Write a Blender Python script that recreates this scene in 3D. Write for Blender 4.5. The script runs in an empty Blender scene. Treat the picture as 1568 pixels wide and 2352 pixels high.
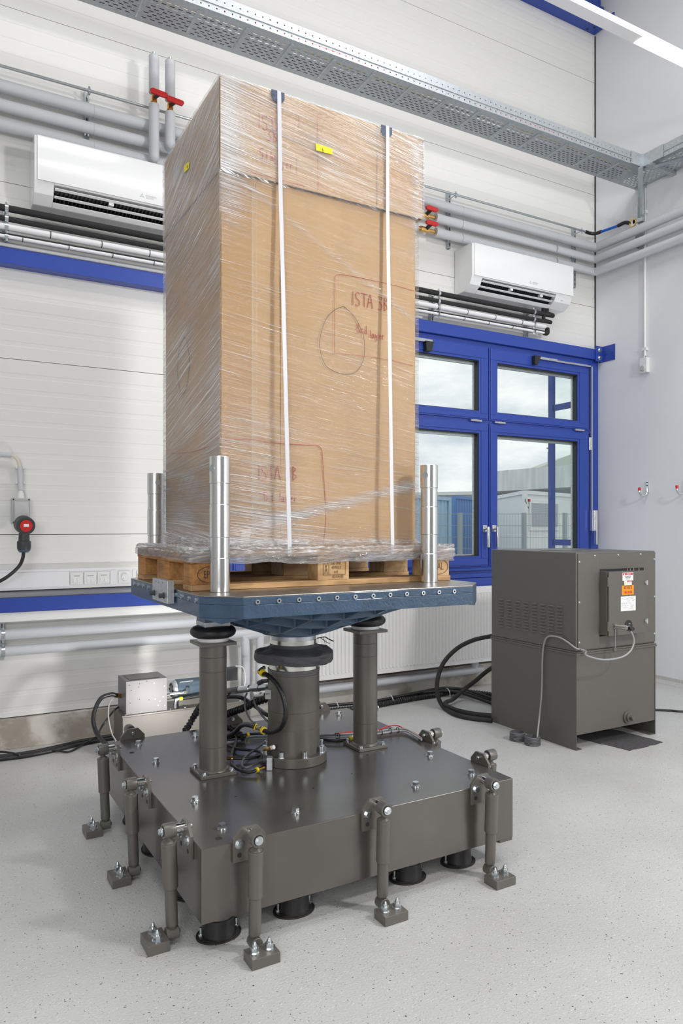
import bpy, math, random
import numpy as np
from mathutils import Vector, Matrix
from mathutils.geometry import tessellate_polygon
R = math.radians
C = bpy.context.scene.collection
S = bpy.context.scene

# ------------------------------------------------------------------ camera
# world axes: x runs along the back wall, y goes towards it, floor is z = 0
F_PX, HOR, YAW, H = 1665.0, 1212.5, R(60.6), 1.38
cd = bpy.data.cameras.new('camera')
cam = bpy.data.objects.new('camera', cd); C.objects.link(cam)
cam.location = (0, 0, H); cam.rotation_euler = (R(90), 0, R(-29.4))
cd.sensor_fit = 'HORIZONTAL'; cd.sensor_width = 36; cd.lens = 36 * F_PX / 1568
cd.shift_y = (HOR - 1176) / 1568; cd.clip_start = .05; cd.clip_end = 400
S.camera = cam
S.view_settings.view_transform = 'Standard'; S.view_settings.look = 'None'
S.view_settings.gamma = 1.0; S.view_settings.use_curve_mapping = False
S.view_settings.exposure = -0.02

# ------------------------------------------------------------------ world: bright overcast sky
W = bpy.data.worlds.new('sky'); S.world = W; W.use_nodes = True
nt = W.node_tree; nt.nodes.clear()
out = nt.nodes.new('ShaderNodeOutputWorld'); bg = nt.nodes.new('ShaderNodeBackground')
tc = nt.nodes.new('ShaderNodeTexCoord'); mp = nt.nodes.new('ShaderNodeMapping')
mp.inputs['Scale'].default_value = (1, 1, 2.6)
nz = nt.nodes.new('ShaderNodeTexNoise'); nz.inputs['Scale'].default_value = 6.0
nz.inputs['Detail'].default_value = 7; nz.inputs['Roughness'].default_value = .55
rp = nt.nodes.new('ShaderNodeValToRGB')
rp.color_ramp.elements[0].position = .36; rp.color_ramp.elements[0].color = (.56, .64, .71, 1)
rp.color_ramp.elements[1].position = .62; rp.color_ramp.elements[1].color = (1, 1, 1, 1)
nt.links.new(tc.outputs['Generated'], mp.inputs['Vector']); nt.links.new(mp.outputs[0], nz.inputs['Vector'])
nt.links.new(nz.outputs[0], rp.inputs[0]); nt.links.new(rp.outputs[0], bg.inputs[0])
bg.inputs[1].default_value = 1.08; nt.links.new(bg.outputs[0], out.inputs[0])

# ------------------------------------------------------------------ lights
def area(name, loc, target, power, sx, sy=None, color=(1, 1, 1)):
    l = bpy.data.lights.new(name, 'AREA'); l.energy = power; l.color = color
    l.shape = 'RECTANGLE'; l.size = sx; l.size_y = sy or sx
    o = bpy.data.objects.new(name, l); C.objects.link(o); o.location = loc
    d = Vector(target) - Vector(loc); o.rotation_euler = d.to_track_quat('-Z', 'Y').to_euler()
    return o
area('flash_head_main', (3.9, -.7, 3.75), (1.6, 3.6, 1.5), 100, .42, .42, (1, .985, .965))
area('soft_fill_light', (-1.7, -1.6, 2.3), (1.6, 3.2, .9), 82, 1.8, 1.8, (.98, .99, 1))  # soft fill added to brighten the front and lower room
area('flash_head_right', (4.6, -1.6, 1.8), (2.6, 3.4, .6), 45, 1.2, 1.2, (.98, .99, 1))
for lx, ly in ((-.6, .6), (2.2, .6), (5.0, .6), (.6, 2.4), (3.6, 2.4)):
    area('hall_light', (lx, ly, 6.6), (lx, ly, 0), 38, 2.2, .5, (.985, .99, 1))
area('floor_flash', (1.253, 3.80, .27), (1.10, 4.9, .62), 6.5, .09, .09, (1, .98, .95))

# ------------------------------------------------------------------ measuring helpers (photo pixel on a known plane -> point of the place)
SA, CA = math.sin(YAW), math.cos(YAW)
def at_y(px, py, Y):
    t = (px - 784) / F_PX; d = Y / (SA - t * CA)
    return Vector((d * (t * SA + CA), Y, H + (HOR - py) * d / F_PX))
def at_x(px, py, X):
    t = (px - 784) / F_PX; d = X / (t * SA + CA)
    return Vector((X, d * (SA - t * CA), H + (HOR - py) * d / F_PX))
def at_z(px, py, z):
    d = (H - z) * F_PX / (py - HOR); l = (px - 784) / F_PX * d
    return Vector((l * SA + d * CA, -l * CA + d * SA, z))
def at_d(px, py, d):
    l = (px - 784) / F_PX * d
    return Vector((l * SA + d * CA, -l * CA + d * SA, H + (HOR - py) * d / F_PX))

# ------------------------------------------------------------------ mesh helpers
def smooth_path(pts, k=8):
    P = [Vector(p) for p in pts]
    if len(P) < 3: return P
    Q = [P[0] * 2 - P[1]] + P + [P[-1] * 2 - P[-2]]
    o = []
    for i in range(1, len(Q) - 2):
        a, b, c, d = Q[i-1], Q[i], Q[i+1], Q[i+2]
        for j in range(k):
            t = j / k
            o.append(.5 * ((2*b) + (c-a)*t + (2*a-5*b+4*c-d)*t*t + (3*b-a-3*c+d)*t*t*t))
    o.append(P[-1]); return o
class MB:
    def __init__(s): s.v = []; s.f = []
    def add(s, v, f):
        n = len(s.v); s.v += [tuple(p) for p in v]; s.f += [tuple(i + n for i in q) for q in f]; return s
    def box(s, x0, x1, y0, y1, z0, z1, rot=None, c=None):
        v = [Vector((x, y, z)) for z in (z0, z1) for y in (y0, y1) for x in (x0, x1)]
        if rot is not None:
            c = Vector(c) if c is not None else Vector(((x0+x1)/2, (y0+y1)/2, (z0+z1)/2))
            v = [rot @ (p - c) + c for p in v]
        return s.add(v, [(0,2,3,1),(4,5,7,6),(0,1,5,4),(2,6,7,3),(0,4,6,2),(1,3,7,5)])
    def frame(s, d, up=(0,0,1)):
        d = d.normalized(); u = Vector(up)
        if abs(d.dot(u)) > .95: u = Vector((1,0,0))
        a = d.cross(u).normalized(); return a, a.cross(d)
    def cyl(s, p0, p1, r0, r1=None, n=24, caps=True, ph=0):
        p0, p1 = Vector(p0), Vector(p1); r1 = r0 if r1 is None else r1
        a, b = s.frame(p1 - p0)
        v = [p + (a*math.cos(ph+2*math.pi*i/n) + b*math.sin(ph+2*math.pi*i/n))*r for p, r in ((p0, r0), (p1, r1)) for i in range(n)]
        f = [(i, (i+1) % n, n+(i+1) % n, n+i) for i in range(n)]
        if caps: f += [tuple(reversed(range(n))), tuple(range(n, 2*n))]
        return s.add(v, f)
    def lathe(s, prof, c, n=40, axis='z', closed=False):
        cx, cy, cz = c; v = []
        for r, h in prof:
            for i in range(n):
                a = 2*math.pi*i/n; x, y = r*math.cos(a), r*math.sin(a)
                v.append({'z': (cx+x, cy+y, cz+h), 'y': (cx+x, cy+h, cz+y), 'x': (cx+h, cy+x, cz+y)}[axis])
        m = len(prof); f = []
        for j in range(m if closed else m-1):
            k = (j+1) % m
            f += [(j*n+i, j*n+(i+1) % n, k*n+(i+1) % n, k*n+i) for i in range(n)]
        if not closed: f += [tuple(reversed(range(n))), tuple(range((m-1)*n, m*n))]
        return s.add(v, f)
    def tube(s, pts, r, n=10, k=8, caps=True, smooth=True):
        P = smooth_path(pts, k) if smooth else [Vector(p) for p in pts]
        rr = r if callable(r) else (lambda t: r)
        d0 = (P[1]-P[0]).normalized(); a, b = s.frame(d0); v = []
        for i, p in enumerate(P):
            d = (P[min(i+1, len(P)-1)] - P[max(i-1, 0)])
            if d.length < 1e-9: d = d0
            d = d.normalized()
            a = (a - d*a.dot(d));  a = a.normalized() if a.length > 1e-6 else s.frame(d)[0]
            b = a.cross(d); q = rr(i/(len(P)-1))
            # widen mitre at sharp corners
            if 0 < i < len(P)-1 and not smooth:
                e1 = (P[i]-P[i-1]).normalized(); e2 = (P[i+1]-P[i]).normalized()
                c = max(.5, math.sqrt(max(0, (1+e1.dot(e2))/2))); m = (e2-e1)
                m = m.normalized() if m.length > 1e-5 else None
            else: m = None; c = 1
            for j in range(n):
                w = (a*math.cos(2*math.pi*j/n) + b*math.sin(2*math.pi*j/n))*q
                if m is not None: w = w + m*w.dot(m)*(1/c-1)
                v.append(p + w)
        f = [(i*n+j, i*n+(j+1) % n, (i+1)*n+(j+1) % n, (i+1)*n+j) for i in range(len(P)-1) for j in range(n)]
        if caps: f += [tuple(reversed(range(n))), tuple(range((len(P)-1)*n, len(P)*n))]
        return s.add(v, f)
    def prism(s, poly, to3, h0, h1):           # poly: 2D outline, to3(u, v, h) -> 3D
        n = len(poly)
        v = [to3(u, w, h) for h in (h0, h1) for u, w in poly]
        f = [tuple(reversed(range(n))), tuple(range(n, 2*n))] + [(i, (i+1) % n, n+(i+1) % n, n+i) for i in range(n)]
        return s.add(v, f)
    def torus(s, c, Rr, r, n=40, m=12, sq=1.0):
        prof = [(Rr + r*math.cos(2*math.pi*j/m), r*sq*math.sin(2*math.pi*j/m)) for j in range(m)]
        return s.lathe(prof, c, n, closed=True)
    def sphere(s, c, r, n=16, m=10, sz=1.0):
        prof = [(max(1e-4, r*math.sin(math.pi*j/m)), -r*sz*math.cos(math.pi*j/m)) for j in range(m+1)]
        return s.lathe(prof, c, n)
def root_of(o):
    while o.parent: o = o.parent
    return o
def build(name, mb, m, parent=None, smooth=35, bevel=0, local=False, seg=2):
    v = mb.v
    if parent is not None and not local:
        l = root_of(parent).location; v = [(p[0]-l.x, p[1]-l.y, p[2]-l.z) for p in v]
    me = bpy.data.meshes.new(name); me.from_pydata(v, [], mb.f); me.validate()
    if smooth:
        me.polygons.foreach_set('use_smooth', [True]*len(me.polygons)); me.set_sharp_from_angle(angle=R(smooth))
    me.materials.append(m)
    o = bpy.data.objects.new(name, me); C.objects.link(o)
    if parent is not None: o.parent = parent
    if bevel:
        b = o.modifiers.new('bevel', 'BEVEL'); b.width = bevel; b.segments = seg; b.limit_method = 'ANGLE'; b.angle_limit = R(40)
        b.harden_normals = False
    return o
def tag(o, label, cat, group=None, kind=None):
    o['label'] = label; o['category'] = cat
    if group: o['group'] = group
    if kind: o['kind'] = kind
    return o
def thing(name, label, cat, loc=(0, 0, 0), rz=0, group=None):
    o = bpy.data.objects.new(name, None); C.objects.link(o); o.empty_display_size = .05
    o.location = loc; o.rotation_euler = (0, 0, rz)
    return tag(o, label, cat, group)
def struct(name, mb, m, parent=None, **k):
    o = build(name, mb, m, parent, **k)
    if parent is None: o['kind'] = 'structure'
    return o
def sroot(name):
    o = bpy.data.objects.new(name, None); C.objects.link(o); o['kind'] = 'structure'; return o
def copy_tree(o, parent=None):
    c = o.copy(); C.objects.link(c); c.parent = parent
    for ch in list(o.children): copy_tree(ch, c)
    return c
def B(*a, **k): return MB().box(*a, **k)

# ------------------------------------------------------------------ materials
def mat(name, col, rough=.5, metal=0, bump=0, bscale=60, var=0, vscale=4, col2=None, spec=.5, coat=0, stretch=None):
    m = bpy.data.materials.new(name); m.use_nodes = True; t = m.node_tree; b = t.nodes['Principled BSDF']
    b.inputs['Base Color'].default_value = (*col, 1); b.inputs['Roughness'].default_value = rough
    b.inputs['Metallic'].default_value = metal; b.inputs['Specular IOR Level'].default_value = spec
    if coat: b.inputs['Coat Weight'].default_value = coat
    tc = t.nodes.new('ShaderNodeTexCoord'); vec = tc.outputs['Object']
    if stretch:
        mp = t.nodes.new('ShaderNodeMapping'); mp.inputs['Scale'].default_value = stretch
        t.links.new(vec, mp.inputs[0]); vec = mp.outputs[0]
    if var or col2:
        n = t.nodes.new('ShaderNodeTexNoise'); n.inputs['Scale'].default_value = vscale; n.inputs['Detail'].default_value = 6
        t.links.new(vec, n.inputs['Vector'])
        r = t.nodes.new('ShaderNodeValToRGB'); c2 = col2 or tuple(x*(1-var) for x in col)
        r.color_ramp.elements[0].position = .3; r.color_ramp.elements[0].color = (*c2, 1)
        r.color_ramp.elements[1].position = .65; r.color_ramp.elements[1].color = (*col, 1)
        t.links.new(n.outputs[0], r.inputs[0]); t.links.new(r.outputs[0], b.inputs['Base Color'])
    if bump:
        n = t.nodes.new('ShaderNodeTexNoise'); n.inputs['Scale'].default_value = bscale; n.inputs['Detail'].default_value = 3
        t.links.new(vec, n.inputs['Vector'])
        k = t.nodes.new('ShaderNodeBump'); k.inputs['Strength'].default_value = bump; k.inputs['Distance'].default_value = .002
        t.links.new(n.outputs[0], k.inputs['Height']); t.links.new(k.outputs[0], b.inputs['Normal'])
    return m
def emis(name, col, st):
    m = bpy.data.materials.new(name); m.use_nodes = True; t = m.node_tree; b = t.nodes['Principled BSDF']
    b.inputs['Base Color'].default_value = (*col, 1); b.inputs['Emission Color'].default_value = (*col, 1); b.inputs['Emission Strength'].default_value = st
    return m
M = dict(
 wall=mat('wall_panel_paint', (.80, .793, .768), .45, bump=.03, bscale=200),
 plaster=mat('plaster_paint', (.80, .808, .825), .75, bump=.08, bscale=90, var=.03, vscale=1.5),
 hallwall=mat('hall_wall_darkened', (.42, .42, .42), .8),  # unseen walls darkened to cut bounce and darken reflections in metal
 steel=mat('worn_steel_plate', (.42, .39, .36), .33, .9, var=.25, vscale=18),
 ceiling=mat('ceiling_paint', (.8, .8, .8), .8),
 blue=mat('blue_paint', (.028, .068, .37), .35, bump=.05, bscale=300),
 grey=mat('graphite_paint', (.152, .141, .126), .34, metal=.25, bump=.10, bscale=700, spec=.5),
 greytop=mat('graphite_top_paint', (.158, .147, .134), .22, metal=.5, bump=.06, bscale=500, var=.10, vscale=5),
 hammer=mat('hammered_paint', (.155, .145, .13), .42, metal=.25, bump=.5, bscale=420, var=.12, vscale=260),
 cast=mat('steel_blue_cast_paint', (.048, .092, .158), .36, bump=.75, bscale=90, var=.25, vscale=14, coat=.2),
 castflat=mat('steel_blue_smooth_paint', (.060, .110, .175), .33, bump=.2, bscale=60),
 zinc=mat('bright_zinc', (.66, .70, .72), .28, 1, bump=.1, bscale=300),
 galv=mat('galvanised_steel', (.54, .575, .595), .40, .78, var=.16, vscale=40, bump=.05, bscale=100),
 chrome=mat('turned_steel', (.78, .77, .74), .16, 1),
 alu=mat('machined_aluminium', (.76, .76, .75), .22, 1, bump=.05, bscale=500),
 aluraw=mat('raw_aluminium', (.62, .64, .66), .42, .8, var=.2, vscale=60, bump=.2, bscale=200),
 rubber=mat('black_rubber', (.018, .018, .019), .42, bump=.2, bscale=200),
 hose=mat('black_hose', (.016, .016, .018), .38, bump=.15, bscale=300),
 dusty=mat('dusty_black_hose', (.035, .032, .03), .6, var=.4, vscale=12, col2=(.015, .014, .013)),
 cloth=mat('black_cloth', (.09, .09, .097), .6, bump=.9, bscale=60, stretch=(1, 1, 8)),
 brass=mat('brass', (.72, .45, .16), .25, 1),
 yellow=mat('yellow_ring', (.85, .66, .02), .4),
 yelsteel=mat('steel_fitting', (.6, .6, .58), .3, 1),
 white=mat('white_plastic', (.83, .83, .83), .35),
 acwhite=mat('glossy_white_plastic', (.86, .865, .87), .16, coat=.3),
 whitepaint=mat('white_radiator_paint', (.83, .83, .82), .3),
 trunk=mat('white_trunking', (.82, .82, .84), .35),
 insul=mat('grey_pipe_insulation', (.60, .615, .645), .5, var=.05, vscale=3),
 black=mat('black_plastic', (.02, .02, .021), .45),
 foam=mat('black_foam', (.022, .022, .023), .85, bump=.3, bscale=200),
 red=mat('red_plastic', (.62, .02, .02), .4),
 darkred=mat('red_marker', (.50, .075, .05), .7),
 ink=mat('dark_ink', (.06, .05, .06), .7),
 brownink=mat('brown_stamp_ink', (.16, .07, .03), .8),
 dgrey=mat('dark_grey_plastic', (.045, .05, .055), .5),
 lgrey=mat('light_grey_plastic', (.50, .51, .50), .45),
 bluehose=mat('blue_tube', (.01, .13, .62), .35),
 darkgap=mat('dark_gap', (.03, .03, .032), .9),
 beige=mat('cream_cable', (.75, .66, .56), .45),
 card_tape=mat('cardboard_tape', (.50, .36, .22), .3),
 strap=mat('white_strap', (.70, .70, .74), .35),
 tagyellow=mat('yellow_tag', (.93, .78, .02), .6),
 protector=mat('blue_grey_protector', (.10, .13, .20), .5, var=.5, vscale=90),
 motor=mat('motor_blue_paint', (.07, .105, .14), .35),
 orange=mat('orange_sticker', (.95, .32, .01), .5),
 paper=mat('paper_white', (.85, .85, .85), .5),
 felt=mat('grey_felt', (.10, .095, .10), .95, bump=1, bscale=300, var=.5, vscale=120),
 cable=mat('grey_cable', (.36, .36, .36), .4),
 dcable=mat('dark_grey_cable', (.12, .12, .125), .4),
 redcable=mat('red_cable', (.7, .03, .03), .4),
 yelcable=mat('yellow_cable', (.85, .6, .03), .5),
 contblue=mat('container_blue', (.10, .27, .60), .6, var=.12, vscale=.8),
 contlight=mat('container_pale_blue', (.42, .62, .78), .6, var=.1, vscale=.8),
 contwhite=mat('container_white', (.90, .91, .90), .6),
 fascia=mat('weathered_fascia', (.88, .89, .88), .8, col2=(.70, .72, .72), vscale=1.2, stretch=(3, 3, .4)),
 shutter=mat('roller_shutter', (.48, .52, .56), .5),
 asphalt=mat('asphalt', (.22, .22, .215), .9, var=.2, vscale=2),
 roofgreen=mat('pale_roof', (.62, .66, .58), .7),
 leaf=mat('leaf_green', (.10, .17, .06), .7),
 bark=mat('bark', (.12, .09, .07), .9),
 bluesky=mat('steel_post', (.35, .4, .43), .5),
)
def concrete():
    m = mat('bare_concrete', (.50, .47, .42), .9, bump=.6, bscale=25); t = m.node_tree; b = t.nodes['Principled BSDF']
    tc = t.nodes.new('ShaderNodeTexCoord')
    n = t.nodes.new('ShaderNodeTexNoise'); n.inputs['Scale'].default_value = 2.6; n.inputs['Detail'].default_value = 9; n.inputs['Roughness'].default_value = .6
    t.links.new(tc.outputs['Object'], n.inputs['Vector'])
    r = t.nodes.new('ShaderNodeValToRGB'); e = r.color_ramp.elements
    e[0].position = .40; e[0].color = (.36, .32, .27, 1); e[1].position = .52; e[1].color = (.60, .57, .52, 1)
    x = e.new(.435); x.color = (.38, .34, .29, 1); x = e.new(.7); x.color = (.68, .67, .64, 1)
    t.links.new(n.outputs[0], r.inputs[0]); t.links.new(r.outputs[0], b.inputs['Base Color']); return m
M['concrete'] = concrete()
def floor_mat():
    m = mat('speckled_resin_floor', (.53, .53, .52), .34); t = m.node_tree; b = t.nodes['Principled BSDF']; L = t.links.new
    tc = t.nodes.new('ShaderNodeTexCoord')
    big = t.nodes.new('ShaderNodeTexNoise'); big.inputs['Scale'].default_value = 1.3; big.inputs['Detail'].default_value = 5
    L(tc.outputs['Object'], big.inputs['Vector'])
    br = t.nodes.new('ShaderNodeValToRGB'); br.color_ramp.elements[0].color = (.50, .495, .48, 1); br.color_ramp.elements[1].color = (.60, .60, .59, 1)
    br.color_ramp.elements[0].position = .3; br.color_ramp.elements[1].position = .7; L(big.outputs[0], br.inputs[0])
    prev = br.outputs[0]
    for sc, th, rnd, col in ((75, .14, .72, (.06, .055, .05)), (130, .17, .72, (.20, .17, .14)), (160, .2, .72, (.85, .85, .85)), (48, .11, .80, (.10, .09, .09))):
        mpn = t.nodes.new('ShaderNodeMapping'); mpn.inputs['Scale'].default_value = (1, 1.0, 0); mpn.inputs['Location'].default_value = (sc*.37, sc*.11, 0)
        wp = t.nodes.new('ShaderNodeTexNoise'); wp.inputs['Scale'].default_value = sc*1.3
        L(tc.outputs['Object'], wp.inputs['Vector'])
        ad = t.nodes.new('ShaderNodeVectorMath'); ad.operation = 'MULTIPLY_ADD'; ad.inputs[1].default_value = (.012, .012, 0)
        L(wp.outputs['Color'], ad.inputs[0]); L(tc.outputs['Object'], ad.inputs[2]); L(ad.outputs[0], mpn.inputs[0])
        v = t.nodes.new('ShaderNodeTexVoronoi'); v.inputs['Scale'].default_value = sc; L(mpn.outputs[0], v.inputs['Vector'])
        a = t.nodes.new('ShaderNodeMath'); a.operation = 'LESS_THAN'; a.inputs[1].default_value = th; L(v.outputs['Distance'], a.inputs[0])
        s = t.nodes.new('ShaderNodeSeparateColor'); L(v.outputs['Color'], s.inputs[0])
        g = t.nodes.new('ShaderNodeMath'); g.operation = 'GREATER_THAN'; g.inputs[1].default_value = rnd; L(s.outputs[0], g.inputs[0])
        q = t.nodes.new('ShaderNodeMath'); q.operation = 'MULTIPLY'; L(a.outputs[0], q.inputs[0]); L(g.outputs[0], q.inputs[1])
        mx = t.nodes.new('ShaderNodeMixRGB'); mx.inputs[2].default_value = (*col, 1); L(q.outputs[0], mx.inputs[0]); L(prev, mx.inputs[1]); prev = mx.outputs[0]
    L(prev, b.inputs['Base Color'])
    n = t.nodes.new('ShaderNodeTexNoise'); n.inputs['Scale'].default_value = 130; n.inputs['Detail'].default_value = 1.5; L(tc.outputs['Object'], n.inputs['Vector'])
    k = t.nodes.new('ShaderNodeBump'); k.inputs['Strength'].default_value = .6; k.inputs['Distance'].default_value = .003
    L(n.outputs[0], k.inputs['Height']); L(k.outputs[0], b.inputs['Normal']); return m
M['floor'] = floor_mat()
def wood(name, c1, c2, sc=(6, 60, 60)):
    m = mat(name, c1, .65); t = m.node_tree; b = t.nodes['Principled BSDF']; L = t.links.new
    tc = t.nodes.new('ShaderNodeTexCoord'); mp = t.nodes.new('ShaderNodeMapping'); mp.inputs['Scale'].default_value = sc
    L(tc.outputs['Object'], mp.inputs[0])
    n = t.nodes.new('ShaderNodeTexNoise'); n.inputs['Scale'].default_value = 1.0; n.inputs['Detail'].default_value = 8; n.inputs['Distortion'].default_value = .6
    L(mp.outputs[0], n.inputs['Vector'])
    n2 = t.nodes.new('ShaderNodeTexNoise'); n2.inputs['Scale'].default_value = 5; n2.inputs['Detail'].default_value = 4; L(tc.outputs['Object'], n2.inputs['Vector'])
    r = t.nodes.new('ShaderNodeValToRGB'); r.color_ramp.elements[0].position = .32; r.color_ramp.elements[0].color = (*c2, 1)
    r.color_ramp.elements[1].position = .6; r.color_ramp.elements[1].color = (*c1, 1); L(n.outputs[0], r.inputs[0])
    r2 = t.nodes.new('ShaderNodeValToRGB'); r2.color_ramp.elements[0].position = .35; r2.color_ramp.elements[0].color = (.55, .5, .46, 1); r2.color_ramp.elements[1].position = .55
    L(n2.outputs[0], r2.inputs[0])
    mx = t.nodes.new('ShaderNodeMixRGB'); mx.blend_type = 'MULTIPLY'; mx.inputs[0].default_value = .8; L(r.outputs[0], mx.inputs[1]); L(r2.outputs[0], mx.inputs[2])
    L(mx.outputs[0], b.inputs['Base Color']); return m
M['wood'] = wood('pallet_wood', (.60, .37, .17), (.36, .20, .085))
M['woodblock'] = wood('pallet_block_wood', (.66, .44, .22), (.46, .27, .12), (10, 50, 25))
M['woodside'] = wood('pallet_orange_wood', (.55, .27, .085), (.33, .14, .04), (50, 6, 50))
def cardboard():
    m = mat('cardboard', (.50, .315, .165), .6); t = m.node_tree; b = t.nodes['Principled BSDF']; L = t.links.new
    tc = t.nodes.new('ShaderNodeTexCoord'); mp = t.nodes.new('ShaderNodeMapping'); mp.inputs['Scale'].default_value = (3, 3, 1.2); L(tc.outputs['Object'], mp.inputs[0])
    n = t.nodes.new('ShaderNodeTexNoise'); n.inputs['Scale'].default_value = 1.5; n.inputs['Detail'].default_value = 7; L(mp.outputs[0], n.inputs['Vector'])
    r = t.nodes.new('ShaderNodeValToRGB'); r.color_ramp.elements[0].position = .3; r.color_ramp.elements[0].color = (.46, .29, .140, 1)
    r.color_ramp.elements[1].position = .7; r.color_ramp.elements[1].color = (.54, .345, .175, 1); L(n.outputs[0], r.inputs[0]); L(r.outputs[0], b.inputs['Base Color'])
    mp2 = t.nodes.new('ShaderNodeMapping'); mp2.inputs['Scale'].default_value = (140, 140, .3); L(tc.outputs['Object'], mp2.inputs[0])
    n2 = t.nodes.new('ShaderNodeTexNoise'); n2.inputs['Scale'].default_value = 1; L(mp2.outputs[0], n2.inputs['Vector'])
    k = t.nodes.new('ShaderNodeBump'); k.inputs['Strength'].default_value = .12; k.inputs['Distance'].default_value = .002; L(n2.outputs[0], k.inputs['Height']); L(k.outputs[0], b.inputs['Normal'])
    return m
M['card'] = cardboard()
def glass():
    m = bpy.data.materials.new('window_glass'); m.use_nodes = True; t = m.node_tree; t.nodes.clear(); L = t.links.new
    o = t.nodes.new('ShaderNodeOutputMaterial'); mx = t.nodes.new('ShaderNodeMixShader'); tr = t.nodes.new('ShaderNodeBsdfTransparent')
    gl = t.nodes.new('ShaderNodeBsdfGlossy'); gl.inputs['Roughness'].default_value = .01; lw = t.nodes.new('ShaderNodeLayerWeight'); lw.inputs[0].default_value = .5
    pw = t.nodes.new('ShaderNodeMath'); pw.operation = 'POWER'; pw.inputs[1].default_value = 5; L(lw.outputs['Facing'], pw.inputs[0])
    fr = t.nodes.new('ShaderNodeMath'); fr.operation = 'MULTIPLY_ADD'; fr.inputs[1].default_value = .85; fr.inputs[2].default_value = .035; L(pw.outputs[0], fr.inputs[0])
    tr.inputs[0].default_value = (.96, .985, .975, 1)
    L(fr.outputs[0], mx.inputs[0]); L(tr.outputs[0], mx.inputs[1]); L(gl.outputs[0], mx.inputs[2]); L(mx.outputs[0], o.inputs[0]); return m
M['glass'] = glass()
def film(name, base, gain, su, sv):
    """thin stretch film: clear glossy sheet with white streaks painted in for highlights along its creases; 'dens' on the mesh says how bunched it is"""
    m = bpy.data.materials.new(name); m.use_nodes = True; t = m.node_tree; t.nodes.clear(); L = t.links.new; N = t.nodes.new
    o = N('ShaderNodeOutputMaterial'); uv = N('ShaderNodeUVMap'); uv.uv_map = 'UVMap'
    at = N('ShaderNodeAttribute'); at.attribute_name = 'dens'
    # bend the creases a little
    wn = N('ShaderNodeTexNoise'); wn.inputs['Scale'].default_value = 2.2; wn.inputs['Detail'].default_value = 2; L(uv.outputs[0], wn.inputs['Vector'])
    wa = N('ShaderNodeVectorMath'); wa.operation = 'MULTIPLY_ADD'; wa.inputs[1].default_value = (0, .035, 0); L(wn.outputs['Color'], wa.inputs[0]); L(uv.outputs[0], wa.inputs[2])
    def streak(a, b, det, loc):
        mp = N('ShaderNodeMapping'); mp.inputs['Scale'].default_value = (a, b, 1); mp.inputs['Location'].default_value = (loc, loc*.7, 0); L(wa.outputs[0], mp.inputs[0])
        n = N('ShaderNodeTexNoise'); n.inputs['Scale'].default_value = 1; n.inputs['Detail'].default_value = det; n.inputs['Roughness'].default_value = .6; L(mp.outputs[0], n.inputs['Vector']); return n.outputs[0]
    s1 = streak(su, sv, 2, 3.1); s2 = streak(su*2.3, sv*2.4, 1, 17.0)
    big = N('ShaderNodeTexNoise'); big.inputs['Scale'].default_value = 3.0; big.inputs['Detail'].default_value = 4; L(uv.outputs[0], big.inputs['Vector'])
    def math_(op, a, b=None, v=None, clamp=False):
        k = N('ShaderNodeMath'); k.operation = op; k.use_clamp = clamp; L(a, k.inputs[0])
        if b is not None: L(b, k.inputs[1])
        if v is not None: k.inputs[1].default_value = v
        return k.outputs[0]
    hi = math_('MAXIMUM', s1, s2)
    # threshold falls where film is bunched
    th = math_('MULTIPLY', at.outputs['Fac'], v=.17); x = math_('ADD', hi, th); bg_ = math_('MULTIPLY', big.outputs[0], v=.22); x = math_('ADD', x, bg_)
    rp = N('ShaderNodeMapRange'); rp.inputs['From Min'].default_value = .765; rp.inputs['From Max'].default_value = .86; rp.clamp = True; L(x, rp.inputs['Value'])
    f = math_('MULTIPLY', rp.outputs[0], v=gain); f2 = math_('MULTIPLY', at.outputs['Fac'], v=.26)
    f = math_('ADD', f, f2); f = math_('ADD', f, v=base, clamp=True)
    bump = N('ShaderNodeBump'); bump.inputs['Strength'].default_value = 1.0; bump.inputs['Distance'].default_value = .012
    hs = math_('ADD', s1, math_('MULTIPLY', s2, v=.5)); L(hs, bump.inputs['Height'])
    df = N('ShaderNodeBsdfPrincipled'); df.inputs['Base Color'].default_value = (.88, .87, .88, 1); df.inputs['Roughness'].default_value = .22  # white base colour paints highlights and haze along the creases
    df.inputs['Specular IOR Level'].default_value = 1.0; L(bump.outputs[0], df.inputs['Normal'])
    tr = N('ShaderNodeBsdfTransparent'); tr.inputs[0].default_value = (.985, .98, .975, 1)
    gl = N('ShaderNodeBsdfGlossy'); gl.inputs['Roughness'].default_value = .13; gl.inputs[0].default_value = (1, 1, 1, 1); L(bump.outputs[0], gl.inputs['Normal'])
    m0 = N('ShaderNodeMixShader'); gk = N('ShaderNodeMath'); gk.operation = 'MULTIPLY_ADD'; gk.inputs[1].default_value = .17; gk.inputs[2].default_value = .022; L(at.outputs['Fac'], gk.inputs[0]); L(gk.outputs[0], m0.inputs[0]); L(tr.outputs[0], m0.inputs[1]); L(gl.outputs[0], m0.inputs[2])
    m1 = N('ShaderNodeMixShader'); L(f, m1.inputs[0]); L(m0.outputs[0], m1.inputs[1]); L(df.outputs[0], m1.inputs[2]); L(m1.outputs[0], o.inputs[0]); return m
M['film'] = film('stretch_film_front', .01, .62, 1.6, 200)
M['filmside'] = film('stretch_film_side', .07, .62, 1.0, 110)
M['filmskirt'] = film('stretch_film_bunched', .06, .50, 7, 60)

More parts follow.
